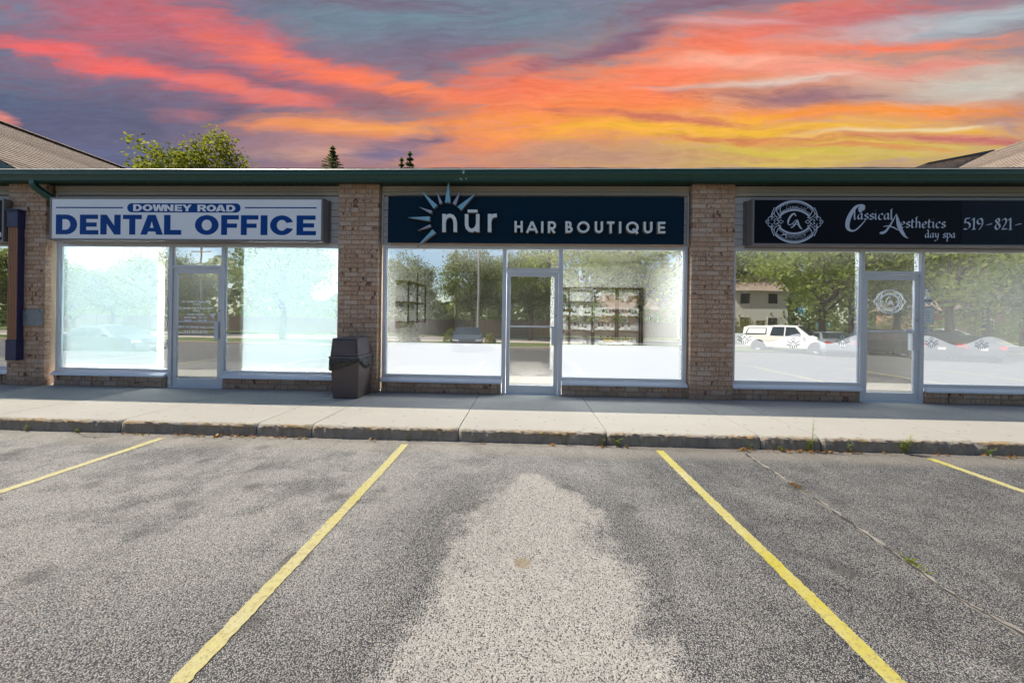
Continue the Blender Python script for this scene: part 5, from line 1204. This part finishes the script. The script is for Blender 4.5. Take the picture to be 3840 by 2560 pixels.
# ------------------------------------------------------------------ across the lot: what the windows mirror
def strip(name, m, y0, y1, z, x0=-140, x1=140):
    tag(MB().box((x0, y1, z-.3), (x1, y0, z)).build(name, m), None, kind='structure')
strip('far_kerb', 'far_walk', -19.0, -19.25, -.66, -48, 12.5); strip('grass_verge', 'grass', -19.26, -23.5, -.68, -140, 12.5); strip('far_pavement', 'far_walk', -23.51, -25.2, -.67)
strip('road', 'road_grey', -25.21, -33, -.80); strip('far_lawn', 'grass', -33.01, -95, -.70); strip('side_lawn', 'grass', -19.26, -23.5, -.70, 12.51, 140)
FG = 'trees mirrored in the shop windows'
for kind, u, yv, zt, l in (('green', 1530, 42, 9.0, 'dense tree mirrored at the left of the left boutique window'), ('green', 1775, 38, 9.2, 'rounded tree mirrored beside the utility pole in the left boutique window'), ('green', 1880, 46, 9.6, 'dark tree mirrored at the boutique door post'),
                           ('green', 1990, 36, 9.0, 'tree mirrored in the boutique door glass'), ('pale', 2200, 30, 10.5, 'pale spreading tree mirrored above the OPEN sign'), ('pale', 2400, 33, 11.5, 'pale tree mirrored over the framed picture'), ('green', 2690, 50, 12.5, 'tree mirrored behind the hedge left of the pickup'), ('green', 2860, 52, 13, 'tall tree mirrored behind the white house'),
                           ('pale', 3085, 27, 10, 'pale tree mirrored above the white pickup'), ('pale', 3200, 30, 11, 'pale tree mirrored beside the spa door'), ('green', 3360, 33, 12, 'dark tree mirrored in the spa door glass'), ('pale', 3560, 24, 9.2, 'pale tree mirrored above the parked cars in the right spa window'), ('green', 3700, 33, 11.5, 'tree mirrored at the right end of the spa window'), ('green', 3850, 27, 10, 'tree mirrored at the right edge of the picture'),
                           ('green', 1060, 30, 9.5, 'large tree mirrored in the right dental window'), ('green', 600, 36, 8.2, 'tree mirrored beside the dental door'), ('green', 420, 40, 7.6, 'tree mirrored in the middle of the left dental window'), ('green', 260, 38, 7.0, 'tree mirrored at the left end of the dental window'), ('green', 700, 48, 9.0, 'distant tree mirrored in the dental door glass'), ('green', 60, 30, 8, 'tree mirrored at the left edge of the picture')):
    q = pw(u, 1200, yv-6.3); zt += .7; tree(kind, q.x, .25-q.y, -.75, zt/(10.0 if kind == 'green' else 9.4), l, FG)
p = pw(1535, 1200, 20); tree('spruce', p.x, -19.9, -.7, .42, 'young blue-green spruce mirrored low in the left boutique window', FG)
p = pw(2478, 1200, 46); tree('spruce', p.x, -45, -.7, 1.25, 'tall conifer mirrored at the right of the boutique window', FG)
# distant wood closing the view, understory along the fence
n = 26000; az = RNG.uniform(math.pi*.98, 2.02*math.pi, n); rad = RNG.uniform(84, 96, n); zz = RNG.uniform(0, 1, n)**.8*(8.5+2.5*np.sin(az*19)+1.5*np.sin(az*47))
cen = np.stack([rad*np.cos(az), -4+rad*np.sin(az)*.8, zz-.8], 1)
o = link(bpy.data.objects.new('distant_wood', quad_mesh('distant_wood', leaf_quads(cen, np.stack([-np.cos(az), -np.sin(az), np.full(n, .6)], 1), np.full(n, 1.1)), 'leaf_green'))); tag(o, 'distant band of trees mirrored behind everything across the road', 'wood', kind='stuff')
n = 22000; xs_ = RNG.uniform(-58, 62, n); cl = np.sin(xs_*.9)+.6*np.sin(xs_*2.3+1); zz = RNG.uniform(0, 1, n)**.8*(2.6+.9*cl)
cen = np.stack([xs_, -37.6-RNG.uniform(0, 2.2, n), np.maximum(0, zz)-.7], 1)
o = link(bpy.data.objects.new('hedgerow', quad_mesh('hedgerow', leaf_quads(cen, np.tile([0, 1, .6], (n, 1)), np.full(n, .32)), 'leaf_green'))); tag(o, 'dense green hedgerow mirrored behind the board fence', 'hedge', kind='stuff')
# shrubs
def shrub(x, y, z, r, h, m, label, n=2600):
    t = empty('shrub', (x, y, z), label, 'shrub'); q = RNG.normal(size=(n, 3)); q /= np.linalg.norm(q, axis=1)[:, None]; q[:, 2] = np.abs(q[:, 2]); rr_ = RNG.uniform(.75, 1.05, n)[:, None]*(1+.1*np.sin(q[:, :1]*9+q[:, 1:2]*7))
    o = link(bpy.data.objects.new('foliage', quad_mesh('foliage', leaf_quads(q*rr_*np.array([r, r, h]), q, np.full(n, .12)), m))); o.parent = t
p = refl(1838, 1287, -.7); shrub(p.x, p.y, -.7, .42, .75, 'leaf_yellow', 'small yellow-green bush mirrored beside the grey car', 900)
p = pw(2790, 1200, 29); shrub(p.x, .25-29, -.7, 1.9, 2.3, 'leaf_yellow', 'big rounded yellow-green hedge mirrored beside the white pickup')
p = refl(1690, 1290, -.75); shrub(p.x-.3, p.y-1.5, -.7, .6, 1.0, 'leaf_green', 'dark low bush mirrored left of the grey car', 900)
# fence and houses
t = empty('board_fence', (0, -36, -.7), 'dark board fence mirrored behind the road', 'fence')
o0 = MB().box((0, 0, 0), (.44, .04, 1.7)).build('board', 'fence_wood', None); bme = o0.data; o0.location = (-60, -36, -.7); par(o0, t)
for i in range(1, 170):
    o = link(bpy.data.objects.new('board', bme)); o.location = (-60+i*.46, -36+random.uniform(-.01, .01), -.7); par(o, t)
def house(u, yv, wd, h, rh, wall, label):
    p = pw(u, 1200, yv); x, y = p.x, .25-yv; t = empty('house', (x, y, -.7), label, 'house', 'houses mirrored across the road')
    MB().box((x-wd/2, y-7, -.75), (x+wd/2, y, h)).build('wall', wall, t)
    MB().prism([(x-wd/2-.4, y-7.4, h), (x-wd/2-.4, y+.4, h), (x-wd/2-.4, y-3.5, h+rh)], (wd+.8, 0, 0)).build('roof', 'shingle', t)
    for k in (-.28, .22):
        for z in (.5, 3.2):
            if z+1.2 < h:
                w_ = MB().box((x+k*wd-.6, y-.02, z), (x+k*wd+.6, y+.04, z+1.3)).build('window', 'house_white', t); MB().box((x+k*wd-.5, y+.041, z+.1), (x+k*wd+.5, y+.05, z+1.2)).build('pane', 'car_glass', w_)
    MB().box((x-.45, y-.02, -.7), (x+.45, y+.03, 1.4)).build('door', 'fence_wood', t)
house(2850, 38, 6.2, 4.7, 2.2, 'house_white', 'white two-storey house with brown roof mirrored behind the pickup'); house(2400, 44, 8, 2.6, 2.6, 'house_brick', 'brick bungalow mirrored behind the boutique shelf'); house(3640, 40, 9, 2.8, 2.4, 'house_brick', 'red brick house mirrored behind the parked cars')
# poles
def pole(u, yv, h, label, arms=True, m='wood_pole', r=.16):
    p = pw(u, 1200, yv); x, y = p.x, .25-yv; t = empty('utility_pole', (x, y, -.75), label, 'utility pole', 'poles mirrored in the shop windows')
    MB().tube([(x, y, -.9), (x, y, h*.5), (x, y, h)], [r, r*.85, r*.7], 10).build('post', m, t)
    if arms:
        for z in (h-.5, h-1.5): MB().box((x-1.2, y-.06, z), (x+1.2, y+.06, z+.12)).build('crossarm', m, t)
        for k in (-1.1, -.5, .5, 1.1): MB().lathe([(.01, 0), (.05, 0), (.06, .1), (.02, .18)], (x+k, y, h-.38), 8).build('insulator', 'galv', t)
    else: MB().tube([(x, y, h-.1), (x+.5, y+.5, h+.1), (x+1.0, y+1.2, h+.05)], .05, 6).build('lamp_arm', 'galv', t); MB().box((x+.85, y+1.0, h-.05), (x+1.15, y+1.6, h+.08)).build('lamp_head', 'galv', t)
    return t
pole(751, 38, 10.2, 'wooden pole with two crossarms mirrored over the dental door'); pole(1708, 40, 12, 'tall wooden pole mirrored above the grey car', r=.2); pole(1792, 25, 9, 'grey metal lamp post mirrored beside the boutique door', False, 'galv', .10); pole(3690, 30, 11, 'wooden pole mirrored in the right spa window'); pole(2545, 36, 10.5, 'wooden pole mirrored at the right end of the boutique window')
for (xa, ya_, xb, yb) in ((pw(751, 1200, 38).x, -37.75, pw(1708, 1200, 40).x, -39.75), (pw(1708, 1200, 40).x, -39.75, pw(2545, 1200, 36).x, -35.75), (pw(2545, 1200, 36).x, -35.75, pw(3690, 1200, 30).x, -29.75)):
    mb = MB()
    for k in (-.9, .9):
        mb.tube([(xa+(xb-xa)*f_, ya_+(yb-ya_)*f_, 10.1-.7*4*f_*(1-f_)+k*.25) for f_ in np.linspace(0, 1, 12)], .012, 4)
    tag(mb.build('overhead_wires', 'rubber'), 'overhead wires strung between wooden poles '+('over the dental door', 'above the boutique', 'above the spa')[[-39.75, -35.75, -29.75].index(yb)]+' in the reflections', 'wire')
p = refl(2534, 1252, -.75); p.y = max(p.y, -24); t = empty('hazard_sign', p, 'white and yellow roadside marker sign mirrored right of the boutique shelf', 'sign')
MB().tube([p, p+Vector((0, 0, 2.0))], .03, 8).build('post', 'galv', t); MB().box((p.x-.2, p.y+.03, p.z+1.4), (p.x+.2, p.y+.045, p.z+2.0)).build('white_plate', 'decal_white', t); mp = MB().box((p.x-.15, p.y+.03, p.z+.7), (p.x+.15, p.y+.045, p.z+1.35)).build('yellow_plate', 'amber', t)
for k in range(3): MB().prism([(p.x-.15, p.y+.046, p.z+.75+k*.2), (p.x+.15, p.y+.046, p.z+.88+k*.2), (p.x+.15, p.y+.046, p.z+.97+k*.2), (p.x-.15, p.y+.046, p.z+.84+k*.2)], (0, .002, 0)).build('stripe', 'ink', mp)

# vehicles: local x forward, origin on the ground under the middle
def wheel_meshes(r, wd):
    ty = MB(); ty.loft([[(q*math.cos(2*math.pi*k/28), y, q*math.sin(2*math.pi*k/28)) for k in range(28)] for q, y in ((r*.66, -wd/2), (r*.94, -wd/2), (r, -wd*.36), (r, wd*.36), (r*.94, wd/2), (r*.66, wd/2))], caps=False)
    rm = MB(); rm.loft([[(q*math.cos(2*math.pi*k/20), y, q*math.sin(2*math.pi*k/20)) for k in range(20)] for q, y in ((r*.665, -wd*.42), (r*.64, wd*.40), (r*.58, wd*.36), (r*.58, wd*.10), (.01, wd*.10))], caps=False)
    for k in range(5):
        a = 2*math.pi*k/5; u = Vector((math.cos(a), 0, math.sin(a))); q = Vector((-math.sin(a), 0, math.cos(a)))
        rm.hexa([u*.03+q*r*.14+Vector((0, wd*.12, 0)), u*.03-q*r*.14+Vector((0, wd*.12, 0)), u*r*.62-q*r*.09+Vector((0, wd*.12, 0)), u*r*.62+q*r*.09+Vector((0, wd*.12, 0))], [u*.03+q*r*.12+Vector((0, wd*.40, 0)), u*.03-q*r*.12+Vector((0, wd*.40, 0)), u*r*.62-q*r*.07+Vector((0, wd*.38, 0)), u*r*.62+q*r*.07+Vector((0, wd*.38, 0))])
    return ty, rm
def vehicle(name, label, loc, rz, paint, L, Wd, stations, axles, wr, cat, belt, rear=False, cap=False):
    t = empty(name, loc, label, cat, 'vehicles parked across the lot', rz=rz); hw = Wd/2
    # stations: x, top z, roof half width factor
    rings = []
    for x, zt, fr, zl in stations:
        zb = min(belt(x), zt-.02); tap = 1-.10*max(0, abs(x)/(L/2)-.75)/.25
        half = [(hw*.93*tap, zl), (hw*tap, zl+.18), (hw*tap, (zl+zb)/2+.1), (hw*.975*tap, zb), (hw*fr*tap, zt-.035), (hw*(fr-.10)*tap, zt), (0, zt+.025)]
        rings.append([(x, a, b) for a, b in half]+[(x, -a, b) for a, b in reversed(half[:-1])])
    mb = MB(); mb.loft(rings); o = mb.build('body', paint, None, smooth=False, bevel=.02); o.parent = t
    ty, rm = wheel_meshes(wr, .22); first = None
    for x in axles:
        for sg in (1, -1):
            if first is None:
                a = ty.build('tyre', 'rubber', None); b = rm.build('rim', 'rim', None); first = (a.data, b.data)
            else: a = link(bpy.data.objects.new('tyre', first[0])); b = link(bpy.data.objects.new('rim', first[1]))
            wh_ = link(bpy.data.objects.new('wheel', None)); wh_.parent = t; wh_.location = (x, sg*(hw-.10), wr); wh_.rotation_euler = (0, 0, 0 if sg > 0 else math.pi); a.parent = wh_; b.parent = wh_
            n = 14; ar = MB(); ar.add([(x+(wr+.07)*math.cos(math.pi*k/n), sg*(hw+.004), wr+(wr+.07)*math.sin(math.pi*k/n)) for k in range(n+1)]+[(x+(wr+.07), sg*(hw+.004), wr-.15), (x-(wr+.07), sg*(hw+.004), wr-.15)][::-1], [tuple(range(n+3))]); q = ar.build('wheel_arch', 'rubber', None); q.parent = t
    return t
def panel(t, name, m, pts, th=.012):
    P = [Vector(p) for p in pts]; n = (P[1]-P[0]).cross(P[2]-P[0]).normalized(); o = MB().prism([p-n*th for p in P], n*th*2).build(name, m, None); o.parent = t
def lamp(t, name, m, x, y, z, dx, dy, dz):
    o = MB().hexa([(x-dx, y-dy, z-dz), (x+dx, y-dy, z-dz*.6), (x+dx, y+dy, z-dz*.6), (x-dx, y+dy, z-dz)], [(x-dx, y-dy, z+dz), (x+dx, y-dy, z+dz*.7), (x+dx, y+dy, z+dz*.7), (x-dx, y+dy, z+dz)]).build(name, m, None, bevel=.01); o.parent = t
# white pickup with canopy
pf = refl(2976, 1323, -.78); pr_ = refl(2842, 1316, -.78); dv = (pf-pr_); mid = (pf+pr_)/2+Vector((1.0, 0, 0)); az = math.atan2(dv.y, dv.x)+R(17)
pb = lambda x: 1.08
t = vehicle('pickup_truck', 'white pickup truck with a white bed canopy mirrored in the left spa window', (mid.x, mid.y, -.785), az, 'car_white', 5.4, 1.88,
            [(-2.68, 1.05, .93, .55), (-2.62, 1.66, .80, .42), (-2.3, 1.76, .80, .36), (-1.0, 1.78, .80, .34), (-.95, 1.80, .79, .34), (.55, 1.80, .78, .34), (1.28, 1.16, .93, .34), (1.5, 1.12, .94, .36), (2.5, 1.02, .93, .38), (2.64, .86, .93, .42), (2.68, .6, .9, .5)], (-1.63, 1.63), .38, 'truck', pb)
for sg in (1, -1):
    h_ = .94
    panel(t, 'window', 'car_glass', [(-.9, sg*(h_*.985), 1.12), (-.12, sg*(h_*.985), 1.12), (-.12, sg*h_*.80, 1.70), (-.8, sg*h_*.80, 1.70)]); panel(t, 'window', 'car_glass', [(-.04, sg*h_*.985, 1.12), (.95, sg*h_*.985, 1.12), (.50, sg*h_*.80, 1.70), (-.04, sg*h_*.80, 1.70)])
    panel(t, 'canopy_window', 'car_glass', [(-2.45, sg*h_*.965, 1.18), (-1.15, sg*h_*.965, 1.18), (-1.15, sg*h_*.83, 1.62), (-2.3, sg*h_*.83, 1.62)]); panel(t, 'canopy_panel', 'car_white', [(-2.36, sg*h_*.975, 1.23), (-1.2, sg*h_*.975, 1.23), (-1.2, sg*h_*.85, 1.58), (-2.25, sg*h_*.85, 1.58)], .018)
    lamp(t, 'headlight', 'clear_lamp', 2.60, sg*.72, .86, .10, .18, .08); lamp(t, 'fog_light', 'rubber', 2.66, sg*.70, .58, .04, .14, .07); lamp(t, 'mirror', 'car_white', .95, sg*1.05, 1.16, .06, .10, .09); lamp(t, 'door_handle', 'galv', .05, sg*.945, .98, .08, .015, .02)
panel(t, 'windshield', 'car_glass', [(1.24, -.80, 1.20), (1.24, .80, 1.20), (.60, .66, 1.76), (.60, -.66, 1.76)], .03)
lamp(t, 'grille', 'rubber', 2.68, 0, .82, .03, .52, .10); lamp(t, 'bumper', 'galv', 2.68, 0, .42, .05, .6, .08); lamp(t, 'number_plate', 'decal_white', 2.74, 0, .46, .01, .15, .08)
# saloon and hatchbacks
def car(label, loc, rz, paint, suv=False):
    H = 1.68 if suv else 1.44; L = 4.55; bz = 1.02 if suv else .93; lo = .25 if suv else .2
    if suv: stn = [(-2.27, .80, .9, .45), (-2.2, 1.15, .88, .35), (-2.0, H-.10, .78, lo), (-1.5, H, .76, lo), (.2, H, .76, lo), (1.05, 1.12, .92, lo), (1.3, 1.06, .93, lo), (2.05, .92, .92, lo), (2.24, .74, .9, .3), (2.28, .55, .86, .4)]
    else: stn = [(-2.27, .75, .9, .42), (-2.2, .98, .9, .32), (-1.75, 1.02, .92, lo), (-1.6, 1.05, .88, lo), (-.95, H-.04, .76, lo), (-.3, H, .75, lo), (.3, H-.04, .75, lo), (1.2, 1.0, .92, lo), (1.4, .96, .93, lo), (2.05, .80, .92, lo), (2.24, .66, .9, .3), (2.28, .5, .86, .4)]
    t = vehicle('parked_car', label, loc, rz, paint, L, 1.8, stn, (-1.35, 1.38), .33, 'car', lambda x: bz); h_ = .9; zt = H-.09
    xr_, xf = (-1.95, .95) if suv else (-1.5, 1.05)
    for sg in (1, -1):
        panel(t, 'window', 'car_glass', [(xr_, sg*h_*.985, bz+.03), (-.3, sg*h_*.985, bz+.03), (-.3, sg*h_*.785, zt), (xr_+.25 if suv else -.95, sg*h_*.785, zt)]); panel(t, 'window', 'car_glass', [(-.22, sg*h_*.985, bz+.03), (xf-.1, sg*h_*.985, bz+.03), (.25, sg*h_*.785, zt), (-.22, sg*h_*.785, zt)])
        lamp(t, 'headlight', 'clear_lamp', 2.16, sg*.66, .70, .10, .17, .07); lamp(t, 'tail_light', 'red_lamp', -2.22, sg*.70, .92 if suv else .82, .05, .14, .09); lamp(t, 'mirror', paint, .80, sg*1.0, bz+.08, .05, .09, .07)
    panel(t, 'windshield', 'car_glass', [(xf+.08, -.76, bz+.10), (xf+.08, .76, bz+.10), (.34, .62, H-.05), (.34, -.62, H-.05)], .03)
    panel(t, 'rear_window', 'car_glass', [(-2.19, .72, 1.16), (-2.19, -.72, 1.16), (-2.03, -.62, H-.14), (-2.03, .62, H-.14)] if suv else [(-1.58, .72, 1.08), (-1.58, -.72, 1.08), (-1.0, -.6, H-.06), (-1.0, .6, H-.06)], .03)
    lamp(t, 'grille', 'rubber', 2.27, 0, .58, .02, .42, .08); lamp(t, 'number_plate', 'decal_white', 2.30, 0, .45, .01, .15, .06); lamp(t, 'number_plate', 'decal_white', -2.29, 0, .72, .01, .15, .06)
    return t
q = pw(1762, 1200, 18.6); car('dark grey car facing the shops mirrored in the left boutique window', (q.x, .25-19.2+1.5, -.79), R(82), 'car_grey')
p = refl(3165, 1338, -.76); car('silver blue car mirrored behind the nose of the pickup', (p.x+.6, p.y-2, -.775), R(-70), 'car_silver')
p = refl(3345, 1338, -.76); car('black sport utility car mirrored in the spa door glass', (p.x, p.y-1.5, -.775), R(205), 'car_black', True)
p = refl(3570, 1352, -.75); car('dark car seen from behind mirrored at the left of the right spa window', (p.x, p.y-1.5, -.765), R(-62), 'car_black', True)
p = refl(3725, 1358, -.75); car('dark car parked at the right end of the mirrored row', (p.x, p.y-1.5, -.765), R(-62), 'car_grey')
p = refl(3640, 1290, -.76); car('white car mirrored farther back behind the dark cars', (p.x, p.y-2, -.79), R(12), 'car_white')
p = refl(420, 1325, -.76); car('grey car mirrored faintly in the left dental window', (p.x, max(p.y, -17), -.79), R(4), 'car_grey')
